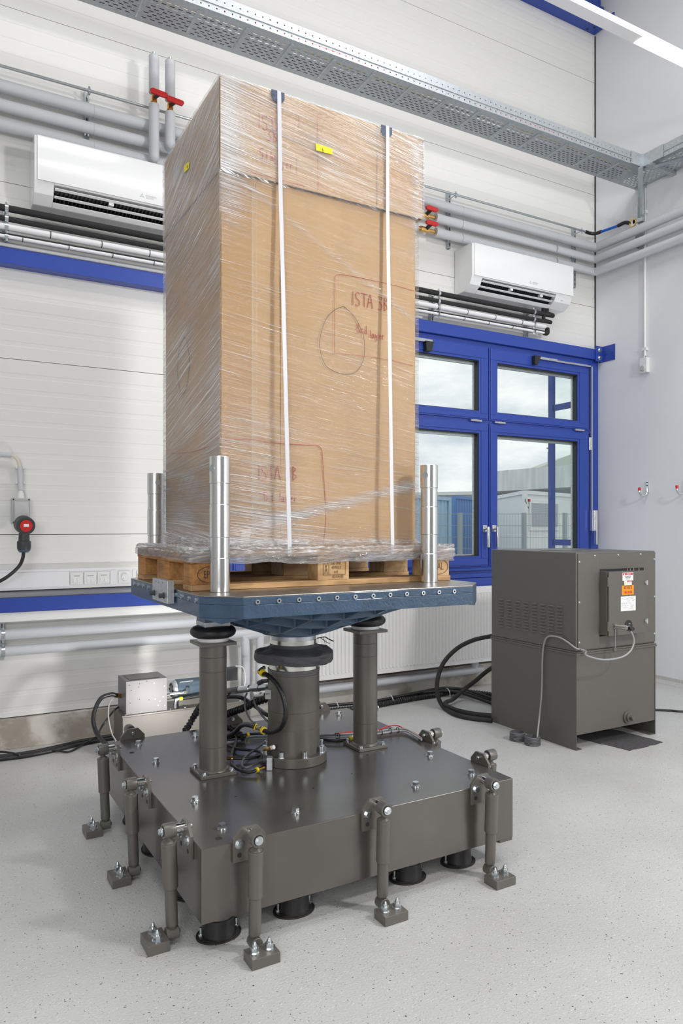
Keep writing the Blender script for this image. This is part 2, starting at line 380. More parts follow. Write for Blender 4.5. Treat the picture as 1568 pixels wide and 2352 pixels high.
def text(body, loc, size, m, parent, rot=(R(90), 0, 0), sx=1.0, shear=0, align='CENTER'):
    cu = bpy.data.curves.new('lettering', 'FONT'); cu.body = body; cu.size = size; cu.extrude = .0002; cu.align_x = align; cu.align_y = 'CENTER'; cu.shear = shear; cu.resolution_u = 2
    tmp = bpy.data.objects.new('lettering', cu); me = bpy.data.meshes.new_from_object(tmp); bpy.data.objects.remove(tmp)
    me.materials.clear(); me.materials.append(m); o = bpy.data.objects.new('lettering', me); C.objects.link(o)
    l = root_of(parent).location; o.location = Vector(loc) - l; o.rotation_euler = rot; o.scale = (sx, 1, 1); o.parent = parent; return o
FRONT = (R(90), 0, 0); LEFT = (R(90), 0, R(-90))
GLY = {'I': [[(.3, 1), (.3, 0)]], 'S': [[(.8, .9), (.45, 1), (.15, .8), (.3, .55), (.7, .4), (.75, .12), (.4, 0), (.1, .1)]],
 'T': [[(0, 1), (1, .95)], [(.5, 1), (.5, 0)]], 'A': [[(0, 0), (.45, 1), (.85, 0)], [(.2, .4), (.75, .42)]],
 '3': [[(.1, .95), (.75, .9), (.35, .55), (.75, .35), (.55, .05), (.1, .05)]], 'B': [[(.15, 1), (.15, 0)], [(.15, 1), (.6, .85), (.2, .52), (.7, .28), (.15, 0)]],
 'r': [[(.2, .55), (.25, 0)], [(.25, .35), (.45, .55), (.65, .5)]], 'd': [[(.6, .4), (.25, .35), (.25, .05), (.6, .1)], [(.62, 1), (.62, 0)]],
 'l': [[(.35, 1), (.35, 0)]], 'a': [[(.65, .5), (.3, .5), (.15, .15), (.4, 0), (.65, .3), (.65, .5), (.72, 0)]],
 'y': [[(.15, .5), (.3, .1), (.6, .5)], [(.6, .5), (.5, -.1), (.3, -.5)]], 'e': [[(.2, .28), (.65, .35), (.5, .55), (.2, .4), (.25, .05), (.65, .08)]],
 's': [[(.6, .5), (.25, .45), (.5, .2), (.15, .02)]], 't': [[(.4, .8), (.4, .05), (.6, 0)], [(.15, .5), (.65, .55)]], 'h': [[(.2, 1), (.2, 0)], [(.2, .3), (.5, .5), (.6, 0)]],
 '1': [[(.15, .7), (.45, 1), (.45, 0)]], '5': [[(.7, 1), (.2, .95), (.2, .55), (.65, .5), (.6, .08), (.15, .05)]], '4': [[(.55, 1), (.1, .4), (.8, .4)], [(.6, .65), (.6, 0)]], ' ': []}
def handwrite(txt, to3, u, v, h, r=.0016, adv=.60, mb=None):
    mb = mb or MB()
    for ch in txt:
        for st in GLY.get(ch, []):
            p = [to3(u + a*h*.52, v + b*h) for a, b in st]
            mb.tube(p, r, 5, 4)
        u += h*adv*(.55 if ch in 'Il1 ' else .9)
    return mb
def strokes(lines, to3, r=.0014, k=8):
    mb = MB()
    for l in lines: mb.tube([to3(*p) for p in l], r, 5, k)
    return mb

# =================================================================== ROOM SHELL
XR, YB, XL, YF, ZC = 5.66, 4.98, -3.2, -3.4, 7.0
struct('floor', B(XL, XR+.1, YF, YB+.05, -.12, 0), M['floor'], smooth=0)
struct('ceiling', B(XL, XR+.1, YF, YB+.3, ZC, ZC+.1), M['ceiling'], smooth=0)
struct('wall_right', B(XR, XR+.25, YF, YB+.03, 0, ZC), M['plaster'], smooth=0)
struct('wall_left', B(XL-.2, XL, YF, YB+.05, 0, ZC), M['hallwall'], smooth=0)
struct('wall_front', B(XL, XR, YF-.2, YF, 0, ZC), M['hallwall'], smooth=0)
struct('trim_4', B(XR-.006, XR-.0005, YB-.012, YB-.001, 3.14, 6.2), M['darkgap'], smooth=0)
WX0, WX1, WZ0, WZ1 = 1.82, 5.655, .90, 3.05      # window opening
wb = sroot('wall_back')
def wall_panel(x0, x1, z0, z1):
    pitch, d = 1.1/11, .0013
    pr = [(YB, z0+.0018)]
    k0 = math.ceil((z0 - .238)/pitch)
    z = .238 + k0*pitch
    while z < z1-.02:
        if z > z0+.02: pr += [(YB, z-.016), (YB+d, z-.012), (YB+d, z+.012), (YB, z+.016)]
        z += pitch
    pr += [(YB, z1-.0018), (YB+.1, z1-.0018), (YB+.1, z0+.0018)]
    mb = MB(); mb.prism(pr, lambda u, w, h: (h, u, w), x0, x1)
    return build('panel', mb, M['wall'], wb, smooth=0)
ZJ = [.191, 1.338, 2.441, 3.542, 4.643, 5.744, 6.9]
for a, b in zip(ZJ[:-1], ZJ[1:]):
    if b <= WZ0 or a >= WZ1: wall_panel(XL, XR, a, b)
    elif a < WZ0:
        wall_panel(XL, WX0, a, b); wall_panel(WX0+.001, XR, a, WZ0)
    elif b > WZ1:
        wall_panel(XL, WX0, a, b); wall_panel(WX0+.001, XR, WZ1, b)
    else: wall_panel(XL, WX0, a, b)
build('backing', B(XL, WX0, YB+.05, YB+.09, .19, ZC).box(WX0, XR, YB+.05, YB+.09, WZ1+.01, ZC).box(WX0, XR, YB+.05, YB+.09, .19, WZ0-.01), M['darkgap'], wb, smooth=0)
struct('baseboard_back', B(XL, XR, YB-.035, YB+.1, 0, .186), M['concrete'], smooth=0, bevel=.003)
# skirting of resin coved up the foot of the right wall
struct('baseboard_right', MB().prism([(XR-.03, .0005), (XR-.006, .03), (XR-.004, .06), (XR+.01, .06), (XR+.01, .0005)], lambda u, w, h: (u, h, w), YF, YB-.04), M['floor'], smooth=0)
# blue channels on the back wall
def channel(name, z0, z1, yf, x0, x1, lip=.008):
    mb = MB().box(x0, x1, yf, yf+lip, z0, z1).box(x0, x1, yf+lip, YB-.001, z0, z0+lip).box(x0, x1, yf+lip, YB-.001, z1-lip, z1)
    return struct(name, mb, M['blue'], smooth=0, bevel=.0015)
channel('trim_1', 3.007, 3.105, 4.892, XL, XR-.01)
channel('trim_2', .858, .945, 4.90, XL, XR-.01)
t5 = struct('trim_5', MB().box(XL, XR-.012, 4.86, YB-.001, 6.212, 6.222).box(XL, XR-.012, 4.86, 4.87, 6.222, 6.40).box(XL, XR-.012, 4.86, YB-.001, 6.40, 6.41), M['blue'], smooth=0)
for i, (a, b) in enumerate(((5.56, 4.90), (5.52, 4.95))): build('bolt_hole', MB().cyl((a, b, 6.2105), (a, b, 6.2125), .012, n=14), M['darkgap'], t5)
build('end_bracket', MB().box(XR-.012, XR-.001, 4.742, 4.86, 6.222, 6.297).box(XR-.10, XR-.012, 4.842, 4.86, 6.23, 6.297), M['blue'], t5, smooth=0)
build('bolt', MB().cyl((5.59, 4.842, 6.28), (5.59, 4.822, 6.28), .022, n=6).cyl((5.59, 4.842, 6.28), (5.59, 4.836, 6.28), .03), M['zinc'], t5)
struct('trim_6', B(5.53, XR-.012, 4.90, YB-.001, 6.42, ZC-.001), M['blue'], smooth=0)
# white folded profile under the lower blue channel
struct('trim_3', MB().prism([(YB-.001, .855), (4.915, .855), (4.905, .80), (YB-.001, .775)], lambda u, w, h: (h, u, w), XL, 2.0), M['whitepaint'], smooth=0)

# =================================================================== WINDOW
w1 = sroot('window_1')
FY0, FY1 = 4.915, 5.02
def rect_frame(mb, x0, x1, z0, z1, l, r, b, t, y0, y1):
    mb.box(x0, x0+l, y0, y1, z0, z1).box(x1-r, x1, y0, y1, z0, z1).box(x0+l, x1-r, y0, y1, z0, z0+b).box(x0+l, x1-r, y0, y1, z1-t, z1); return mb
fr = MB(); rect_frame(fr, WX0, 5.645, .90, 3.006, .07, .10, .15, .05, FY0+.012, FY1)
fr.box(4.235, 4.30, FY0+.014, FY1, 1.05, 2.955).box(3.03, 3.09, FY0+.014, FY1, 1.05, 2.955)
fr.box(WX0+.07, 3.03, FY0+.014, FY1, 2.29, 2.335).box(3.09, 4.235, FY0+.014, FY1, 2.29, 2.335).box(4.30, 5.545, FY0+.014, FY1, 2.29, 2.335)
build('outer_frame', fr, M['blue'], w1, smooth=0, bevel=.003)
build('sill_profile', MB().box(WX0, 5.60, 4.905, FY0+.02, .95, .985).box(WX0, 5.60, 4.900, FY0+.02, 1.012, 1.03), M['blue'], w1, smooth=0, bevel=.002)
GX = [(1.96, 2.95), (3.145, 4.145), (4.355, 5.355)]           # clear glass, left and right
def sash(x0, x1, z0, z1, gx0, gx1, gz0, gz1):
    s = MB(); rect_frame(s, x0, x1, z0, z1, gx0-x0, x1-gx1, gz0-z0, z1-gz1, FY0, FY0+.075)
    s.box(x0+.012, x1-.012, FY0-.006, FY0, z0+.012, gz0-.022).box(x0+.012, x1-.012, FY0-.006, FY0, gz1+.022, z1-.012)
    s.box(x0+.012, gx0-.022, FY0-.006, FY0, gz0-.022, gz1+.022).box(gx1+.022, x1-.012, FY0-.006, FY0, gz0-.022, gz1+.022)
    o = build('sash', s, M['blue'], w1, smooth=0, bevel=.0025)
    build('gasket', rect_frame(MB(), gx0-.001, gx1+.001, gz0-.001, gz1+.001, .008, .008, .006, .008, FY0+.012, FY0+.079), M['black'], o, smooth=0)
    build('spacer_bar', rect_frame(MB(), gx0+.007, gx1-.007, gz0+.005, gz1-.007, .010, .010, .010, .022, FY0+.055, FY0+.074), M['aluraw'], o, smooth=0)
    build('pane', MB().box(gx0+.002, gx1-.002, FY0+.050, FY0+.054, gz0+.002, gz1-.002), M['glass'], o, smooth=0)
    return o
for (a, b), (x0, x1) in zip(GX, ((1.88, 3.055), (3.075, 4.250), (4.262, 5.50))):
    sash(x0, x1, 2.325, 2.965, a, b, 2.40, 2.84)
    sash(x0, x1, 1.045, 2.30, a, b, 1.135, 2.205)
hd = MB()
for hx, s in ((4.205, 1), (4.31, 1)):
    h = MB().box(hx-.028, hx+.016, FY0-.02, FY0-.004, 1.345, 1.405).cyl((hx, FY0-.02, 1.375), (hx, FY0-.05, 1.375), .011, n=14).box(hx-.012, hx+.014, FY0-.062, FY0-.044, 1.21, 1.39)
    build('handle', h, M['alu'], w1, bevel=.004)
for hx, hz in ((4.10, 2.312), (4.37, 2.312), (5.36, 2.312)):
    build('hinge', MB().cyl((hx-.06, FY0-.012, hz), (hx+.06, FY0-.012, hz), .011, n=12).cyl((hx-.018, FY0-.012, hz), (hx+.018, FY0-.012, hz), .0125, n=12), M['alu'], w1)
# scissor operators of the top lights
op = build('opener_arm', MB().box(4.80, 5.05, FY0-.035, FY0-.02, 2.923, 2.945).box(5.05, 5.50, FY0-.03, FY0-.018, 2.922, 2.938), M['alu'], w1, smooth=0)
build('opener_bracket', MB().prism([(4.755, 2.945), (4.83, 2.945), (4.79, 2.865), (4.755, 2.865)], lambda u, w, h: (u, h, w), FY0-.05, FY0-.004), M['black'], w1, smooth=0)
build('opener_arm', MB().box(3.10, 3.62, FY0-.035, FY0-.02, 2.92, 2.945), M['alu'], w1, smooth=0)
build('opener_bracket', MB().prism([(3.54, 2.925), (3.625, 2.925), (3.60, 2.845), (3.55, 2.845)], lambda u, w, h: (u, h, w), FY0-.05, FY0-.004), M['black'], w1, smooth=0)
build('opener_rod', MB().box(5.512, 5.530, FY0-.024, FY0-.006, 1.50, 2.93), M['alu'], w1, smooth=0)
build('opener_lever', MB().box(5.495, 5.530, FY0-.05, FY0-.02, 1.35, 1.55).box(5.535, 5.562, FY0-.062, FY0-.04, 1.22, 1.55), M['alu'], w1, smooth=0, bevel=.003)
build('hinge', MB().cyl((5.505, FY0-.008, 2.13), (5.505, FY0-.008, 2.25), .011, n=12), M['alu'], w1)
# blue end bracket on the right wall
t = thing('steel_bracket', 'blue angled steel bracket bolting the upper blue channel to right wall', 'bracket', (5.6, 4.9, 3.0))
build('plate', MB().box(XR-.008, XR-.0005, 4.735, 4.92, 2.985, 3.135).box(5.56, XR-.008, 4.878, 4.886, 2.985, 3.135), M['blue'], t, smooth=0, bevel=.002)
for z in (3.02, 3.095):
    build('bolt', MB().cyl((5.61, 4.878, z), (5.61, 4.872, z), .026, n=20).cyl((5.61, 4.872, z), (5.61, 4.858, z), .017, n=6), M['zinc'], t)
for y in (4.765, 4.835): build('bolt', MB().cyl((XR-.008, y, 3.06), (XR-.016, y, 3.06), .008, n=10), M['blue'], t)

# =================================================================== OUTSIDE
o_ = build('yard', B(-30, 60, YB+.3, 90, -.12, -.02), M['asphalt'], smooth=0); o_['kind'] = 'structure'; o_.name = 'ground'
# side glazing of the next bay, seen through the right casement
t = thing('glazed_screen', 'blue framed glass side screen standing outside the right casement', 'screen', (5.75, 5.3, 0))
build('post', MB().box(5.62, 5.66, 5.50, 5.56, -.02, 3.3), M['blue'], t, smooth=0)
build('rail', MB().box(5.63, 5.66, 5.12, 5.50, 2.60, 2.66).box(5.63, 5.66, 5.12, 5.50, 1.20, 1.26), M['blue'], t, smooth=0)
build('post', MB().box(5.62, 5.70, 5.02, 5.12, -.02, 3.3), M['whitepaint'], t, smooth=0)
build('pane', MB().box(5.643, 5.647, 5.12, 5.50, 1.26, 3.3), M['glass'], t, smooth=0)
def container(pts, z0, z1, m, label, group, corr=True, roofm=None):
    (ax, ay), (bx, by), (cx, cy) = pts      # far-left, near corner, far-right
    dx, dy = ax-bx, ay-by; ex, ey = cx-bx, cy-by
    t = thing('shipping_container', label, 'container', (bx, by, -.02), group=group)
    mb = MB(); f = lambda u, v, z: (bx+dx*u+ex*v, by+dy*u+ey*v, z)
    poly = []
    def side(p, q, nx, ny):
        L_ = math.hypot(q[0]-p[0], q[1]-p[1]); n = max(2, int(L_/.28)) if corr else 1
        for i in range(n):
            for s, off in ((0, 0), (.3, 0), (.45, .04), (.85, .04)) if corr else ((0, 0),):
                k = (i+s)/n; poly.append((p[0]+(q[0]-p[0])*k+nx*off, p[1]+(q[1]-p[1])*k+ny*off))
    A, Bp, Cp = (ax, ay), (bx, by), (cx, cy); D = (ax+ex, ay+ey)
    nl = math.hypot(dx, dy); el = math.hypot(ex, ey)
    side(A, Bp, ex/el, ey/el); side(Bp, Cp, dx/nl, dy/nl); poly.extend([Cp, D])
    mb.prism(poly, lambda u, w, h: (u, w, h), z0+.12, z1-.1)
    build('body', mb, m, t, smooth=0)
    fr = MB(); q = [A, Bp, Cp, D]
    for i in range(4):
        p0, p1 = q[i], q[(i+1) % 4]
        for z in (z0+.06, z1-.05): fr.cyl((*p0, z), (*p1, z), .075, n=4, ph=R(45))
        fr.cyl((*p0, z0), (*p0, z1), .08, n=4, ph=R(45))
    build('frame', fr, m, t, smooth=0)
    build('roof', MB().prism(q, lambda u, w, h: (u, w, h), z1-.06, z1-.01), roofm or m, t, smooth=0)
    return t
def gp(px, d):
    p = at_d(px, HOR, d); return (p.x, p.y)
container((gp(800, 24), gp(938, 21), gp(1031, 23.5)), 0, 2.36, M['contlight'], 'pale blue corrugated container left of the white cabin', None)
c2 = container((gp(1030, 33), gp(1042, 27), gp(1150, 32)), 0, 2.58, M['contblue'], 'mid blue corrugated container between pale blue container and white cabin', None)
wc = container((gp(1120, 26), gp(1205, 21), gp(1330, 23.5)), 0, 2.46, M['contwhite'], 'white site cabin with a closed roller shutter window', None, corr=False)
a, b = Vector((*gp(1205, 21), 0)), Vector((*gp(1330, 23.5), 0)); dv = (b-a).normalized(); nv = Vector((dv.y, -dv.x, 0))
if nv.dot(a) > 0: nv = -nv
def onface(mb, s0, s1, z0, z1, o0, o1):
    v = [a+dv*s+nv*o+Vector((0, 0, z)) for z in (z0, z1) for o in (o0, o1) for s in (s0, s1)]
    return mb.add(v, [(0,2,3,1),(4,5,7,6),(0,1,5,4),(2,6,7,3),(0,4,6,2),(1,3,7,5)])
wf = build('window_surround', onface(MB(), .22, 2.05, 1.30, 2.20, .01, .04), M['contwhite'], wc, smooth=0)
sh = MB()
for i in range(14): onface(sh, .32, 1.92, 1.42+i*.05, 1.465+i*.05, .04, .055)
build('roller_shutter', sh, M['shutter'], wf, smooth=0)
build('alarm_lamp', onface(MB(), .08, .16, 2.14, 2.22, .02, .09), M['red'], wc, smooth=0)
build('wire', MB().tube([a+dv*.02+nv*.03+Vector((0, 0, 2.3)), a+dv*-.04+nv*.05+Vector((0, 0, 2.15)), a+dv*.12+nv*.05+Vector((0, 0, 1.95))], .012, 6), M['black'], wc)
# mesh fence
t = thing('mesh_fence', 'grey welded wire mesh fence in front of the containers', 'fence', (*gp(1000, 12.5), -.02))
fa, fb = Vector((*gp(700, 12.5), 0)), Vector((*gp(1345, 12.5), 0)); fd = (fb-fa); fl = fd.length; fd.normalize()
wires = MB(); n = int(fl/.05)
for i in range(n+1):
    p = fa+fd*(fl*i/n); wires.cyl((p.x, p.y, 0), (p.x, p.y, 1.62), .0026, n=4, caps=False)
for j in range(9):
    z = .02+j*.2; wires.cyl((fa.x, fa.y, z), (fb.x, fb.y, z), .004, n=4, caps=False)
w_ = build('wire_mesh', wires, M['bluesky'], t, smooth=0); w_['kind'] = 'stuff'
for px in (740, 890, 1056, 1203, 1297):
    p = gp(px, 12.45); build('post', MB().box(p[0]-.03, p[0]+.03, p[1]-.03, p[1]+.03, -.02, 1.64), M['bluesky'], t, smooth=0)
# long workshop building behind
t = thing('workshop_building', 'long white workshop with deep weathered fascia behind containers', 'building', (*gp(1100, 45), -.02))
p0, p1, p2 = gp(1108, 44), gp(1380, 37), gp(1420, 60); p3 = gp(1120, 66)
build('fascia', MB().prism([p0, p1, p2, p3], lambda u, w, h: (u, w, h), 3.55, 4.75), M['fascia'], t, smooth=0)
q0, q1, q2, q3 = gp(1125, 46), gp(1380, 39), gp(1415, 58), gp(1135, 64)
build('wall', MB().prism([q0, q1, q2, q3], lambda u, w, h: (u, w, h), -.02, 3.55), M['shutter'], t, smooth=0)
t2 = thing('flat_roof_hall', 'low pale hall roof line at left behind the pale blue container', 'building', (*gp(900, 55), -.02))
build('wall', MB().prism([gp(700, 60), gp(1125, 55), gp(1125, 75), gp(700, 80)], lambda u, w, h: (u, w, h), -.02, 3.9), M['fascia'], t2, smooth=0)
build('roof', MB().prism([gp(690, 59.5), gp(1127, 54.5), gp(1127, 75), gp(690, 81)], lambda u, w, h: (u, w, h), 3.9, 4.15), M['contwhite'], t2, smooth=0)
t3 = thing('barrel_roof_hall', 'pale green barrel-roofed hall peeking above the workshop fascia', 'building', (*gp(1300, 75), -.02))
arc = [(-8+16*i/16, 7.5+2.2*math.sin(math.pi*i/16)) for i in range(17)]
hc = Vector((*gp(1430, 72), 0)); ax_ = Vector((SA, -CA, 0)); ay_ = Vector((CA, SA, 0))
build('roof', MB().prism([(-8, 5.5)]+arc+[(8, 5.5)], lambda u, w, h: tuple(hc+ax_*u+ay_*h+Vector((0, 0, w))), 0, 12), M['roofgreen'], t3)
build('wall', MB().prism([(-7.8, -.02), (7.8, -.02), (7.8, 5.5), (-7.8, 5.5)], lambda u, w, h: tuple(hc+ax_*u+ay_*h+Vector((0, 0, w))), .1, 11.9), M['fascia'], t3, smooth=0)
t4 = thing('flue_pipe', 'thin steel flue with a cap rising above the workshop roof', 'chimney', (*gp(1261, 48), 4.75))
fp = gp(1261, 47); build('pipe', MB().cyl((*fp, 4.5), (*fp, 6.3), .11, n=12).cyl((*fp, 4.75), (*fp, 4.85), .3, n=12), M['bluesky'], t4)
build('cap', MB().cyl((*fp, 6.35), (*fp, 6.55), .05, n=8).cyl((*fp, 6.5), (*fp, 6.58), .18, n=10), M['bluesky'], t4)
rnd = random.Random(4)
t5_ = thing('tree', 'small leafy tree top behind the white workshop fascia', 'tree', (*gp(1195, 55), -.02))
tx, ty = gp(1195, 66+4)
build('trunk', MB().cyl((tx, ty, -.02), (tx, ty, 5.6), .2, .08, n=8), M['bark'], t5_)
lv = MB()
for i in range(700):
    p = Vector((tx+rnd.gauss(0, .55), ty+rnd.gauss(0, .5), 6.1+rnd.gauss(0, .42))); s = .09
    u = Vector((rnd.uniform(-1, 1), rnd.uniform(-1, 1), rnd.uniform(-1, 1))).normalized()*s; w = u.cross(Vector((rnd.uniform(-1, 1), rnd.uniform(-1, 1), rnd.uniform(-1, 1)))).normalized()*s*.6
    lv.add([p-u, p+w, p+u, p-w], [(0, 1, 2, 3)])
fo = build('foliage', lv, M['leaf'], t5_, smooth=0); fo['kind'] = 'stuff'

# =================================================================== PIPES ON THE BACK WALL
def pipe(name, label, pts, r, m, cat='pipe', group=None, smooth=False, n=18, base=None):
    t = thing(name, label, cat, pts[0] if base is None else base, group=group)
    build(name.replace('insulated_', '')+'_run' if False else 'tube', MB().tube(pts, r, n, smooth=smooth), m, t, smooth=50)
    return t
PZ = ((4.068, .040), (3.953, .037), (3.835, .037))
for (z, r), w in zip(PZ, ('topmost', 'middle', 'lowest')):
    t = thing('insulated_pipe', w+' of three thick grey insulated pipes turning round room corner', 'pipe', (XL, 4.86, z), group='three insulated pipes high on the walls')
    XI, YI = XL+.01, YF+.01; pts = [(XI, 4.86, z), (5.535, 4.86, z), (5.535, YI, z)]
    if w == 'topmost': build('insulation', MB().tube(pts, r, 20, smooth=False), M['insul'], t, smooth=50)
    else:
        build('insulation', MB().tube([(XI, 4.86, z), (3.44, 4.86, z)], r, 20, smooth=False), M['insul'], t, smooth=50)
        build('insulation', MB().tube([(3.63, 4.86, z), (5.535, 4.86, z), (5.535, YI, z)], r, 20, smooth=False), M['insul'], t, smooth=50)
    cuff = MB()
    for x in (.9, 2.4, 3.9, 5.0): cuff.cyl((x, 4.86, z), (x+.004, 4.86, z), r+.0012, n=20)
    build('sleeve_joint', cuff, M['lgrey'], t)
def handle_v(t, p, up):      # red tee handle
    pass
for z, w in ((3.953, 'upper'), (3.835, 'lower')):
    t = thing('ball_valve', w+' brass valve with red handle on right insulated pipe', 'valve', (3.53, 4.86, z), group='right pair of red handled valves')
    build('valve_body', MB().cyl((3.43, 4.86, z), (3.64, 4.86, z), .016, n=14).cyl((3.48, 4.86, z), (3.56, 4.86, z), .023, n=8), M['brass'], t)
    build('stem', MB().cyl((3.535, 4.86, z), (3.535, 4.80, z+.02), .014, .018, n=12), M['black'], t)
    build('handle', MB().prism([(-.055, -.016), (.045, -.020), (.062, -.004), (.055, .014), (-.04, .020), (-.062, .006)], lambda u, v, h: (3.545+u, 4.80-h, z+.03+v), 0, .022), M['red'], t, bevel=.004)
for k, (x, zt, zc, zb) in enumerate(((1.275, 4.50, 4.215, 3.835), (1.383, 4.50, 4.195, 3.953))):
    w = ('left', 'right')[k]
    t = thing('riser_pipe', ('longer left', 'shorter right')[k]+' grey vertical riser above the left air conditioner', 'pipe', (x, 4.79, zb), group='two vertical risers with red valves')
    build('elbow_run', MB().cyl((x, 4.79, zc-.035), (x, 4.79, zb), .034, n=26, caps=True).sphere((x, 4.79, zb), .0342, 26, 14).cyl((x, 4.79, zb), (x, 4.86, zb), .0335, n=26), M['insul'], t, smooth=50)
    build('upper_sleeve', MB().cyl((x, 4.79, zc+.045), (x, 4.79, zt), .034, n=22).cyl((x, 4.79, zt), (x, 4.79, zt+.012), .034, .016, n=22), M['insul'], t)
    build('end_cap', MB().cyl((x, 4.79, zt+.01), (x, 4.79, zt+.028), .012, n=12), M['aluraw'], t)
    v = thing('ball_valve', 'brass valve with red handle on the %s vertical riser' % ('longer left', 'shorter right')[k], 'valve', (x, 4.79, zc), group='left pair of red handled valves')
    build('valve_body', MB().cyl((x, 4.79, zc-.04), (x, 4.79, zc+.05), .015, n=14).cyl((x, 4.79, zc-.018), (x, 4.79, zc+.018), .022, n=8), M['brass'], v)
    build('stem', MB().cyl((x, 4.79, zc+.01), (x+.01, 4.735, zc+.012), .013, .018, n=12), M['black'], v)
    build('handle', MB().prism([(-.05, -.014), (.05, -.020), (.062, -.004), (.056, .012), (-.04, .020), (-.058, .010)], lambda u, q, h: (x+.015+u, 4.742-h, zc+.018+q), 0, .022), M['red'], v, bevel=.004)
t = thing('steel_conduit', 'thin bright steel conduit above the grey insulated pipes', 'conduit', (XL, 4.86, 4.193))
build('tube', MB().cyl((XL, 4.86, 4.193), (5.42, 4.86, 4.193), .0095, n=12).cyl((2.6, 4.86, 4.193), (2.63, 4.86, 4.193), .012, n=12), M['zinc'], t)
t = thing('air_hose', 'bright blue air hose crossing the corner to a wall sleeve', 'hose', (5.42, 4.86, 4.19))
build('elbow', MB().tube([(5.40, 4.86, 4.193), (5.46, 4.86, 4.19), (5.50, 4.83, 4.185), (5.53, 4.78, 4.195)], .016, 10), M['rubber'], t)
build('tube', MB().tube([(5.52, 4.80, 4.19), (5.57, 4.62, 4.20)], .0125, 10, smooth=False), M['bluehose'], t)
build('end_elbow', MB().tube([(5.57, 4.63, 4.20), (5.575, 4.56, 4.205), (5.585, 4.52, 4.19), (5.62, 4.49, 4.175)], .017, 10), M['rubber'], t)
t = thing('wall_sleeve', 'short white pipe sleeve with brass rim in right wall', 'sleeve', (XR, 4.46, 4.17))
build('tube', MB().cyl((5.585, 4.475, 4.175), (XR+.01, 4.475, 4.175), .036, n=22), M['white'], t)
build('rim', MB().lathe([(.028, -.004), (.0365, -.004), (.0365, .004), (.028, .004)], (5.583, 4.475, 4.175), 24, 'x', closed=True), M['brass'], t)
# slotted mounting rails
def rail(px, z0, z1, label, clamps):
    p = at_y(px, 1212, 4.95); x = p.x
    t = thing('slotted_rail', label, 'rail', (x, 4.96, z0), group='slotted pipe mounting rails')
    mb = MB().box(x-.014, x-.010, 4.945, YB-.001, z0, z1).box(x+.010, x+.014, 4.945, YB-.001, z0, z1).box(x-.010, x-.004, 4.945, 4.949, z0, z1).box(x+.004, x+.010, 4.945, 4.949, z0, z1)
    z = z0
    while z < z1-.02: mb.box(x-.004, x+.004, 4.945, 4.949, z, z+.018); z += .045
    mb.box(x-.010, x+.010, 4.974, YB-.001, z0, z1)
    build('channel', mb, M['galv'], t, smooth=0)
    for cz, cy, cr in clamps:
        build('pipe_clamp', MB().lathe([(cr+.001, -.010), (cr+.004, -.010), (cr+.004, .010), (cr+.001, .010)], (x, cy, cz), 20, 'x', closed=True)
              .cyl((x, cy, cz+cr), (x, cy, cz+cr+.016), .007, n=6).cyl((x, cy, cz-cr), (x, cy, cz-cr-.016), .007, n=6).cyl((x, cy+cr, cz), (x, 4.948, cz), .006, n=8), M['zinc'], t)
    return t
UP = [(4.193, 4.86, .0095)]
rail(199, 3.79, 4.24, 'slotted steel rail behind the pipes above left air conditioner', UP)
rail(1031, 3.77, 4.25, 'slotted steel rail beside the right pair of red valves', UP)
rail(1319, 3.68, 4.25, 'slotted steel rail nearest room corner behind insulated pipes', UP)
# refrigerant and drain lines under each air conditioner
LOW = ((3.332, .021, 'foam', 'upper black foam refrigerant pipe'), (3.268, .017, 'foam', 'lower black foam refrigerant pipe'), (3.218, .020, 'trunk', 'white plastic drain pipe with black ties'), (3.160, .011, 'trunk', 'thin white conduit with black cable on top'))
def lines(x0, x1, where, right):
    for i, (z, r, m, lab) in enumerate(LOW):
        t = thing(('refrigerant_pipe', 'refrigerant_pipe', 'drain_pipe', 'cable_conduit')[i], lab+' '+where, 'pipe', (x0, 4.86, z), group=None)
        xe = x1
        if i == 0 and right: build('tube', MB().tube([(x0, 4.86, z), (x1-.05, 4.86, z), (x1+.0, 4.862, z+.02), (x1+.01, 4.87, z+.12)], r, 16, 6), M[m], t, smooth=50)
        elif i == 1 and right: build('tube', MB().tube([(x0, 4.86, z), (x1-.07, 4.86, z), (x1-.035, 4.862, z+.02), (x1-.03, 4.87, z+.14)], r, 16, 6), M[m], t, smooth=50)
        else: build('tube', MB().cyl((x0, 4.86, z), (x1-.02*(i == 2), 4.86, z), r, n=18), M[m], t)
        if i == 2:
            x = x0+.12
            while x < x1-.05: build('cable_tie', MB().lathe([(r+.0003, 0), (r+.002, 0), (r+.002, .005), (r+.0003, .005)], (x, 4.86, z), 18, 'x', closed=True), M['black'], t); x += .31
        if i == 3:
            build('cable', MB().cyl((x0, 4.858, z+r+.005), (x1-.03, 4.858, z+r+.005), .0055, n=8), M['black'], t)
            x = x0+.17
            while x < x1-.05: build('cable_tie', MB().lathe([(.018, 0), (.0195, 0), (.0195, .004), (.018, .004)], (x, 4.86, z+.004), 14, 'x', closed=True), M['black'], t); x += .27
            if right: build('end_cap', MB().tube([(x1-.03, 4.86, z), (x1+.01, 4.86, z+.005), (x1+.02, 4.87, z+.05)], .021, 12, 5), M['foam'], t)
lines(XL, 3.2, 'below the left air conditioner', False)
lines(3.22, 4.89, 'below the right air conditioner', True)
CL = [(3.332, 4.86, .021), (3.268, 4.86, .017), (3.218, 4.86, .020), (3.160, 4.86, .011)]
rail(12, 3.11, 3.36, 'short clamp rail holding pipes at left edge of photo', CL)
rail(992, 3.11, 3.36, 'short clamp rail left of the pipe ends', CL)
rail(1209, 3.11, 3.36, 'short clamp rail at the pipe ends under right air conditioner', CL)
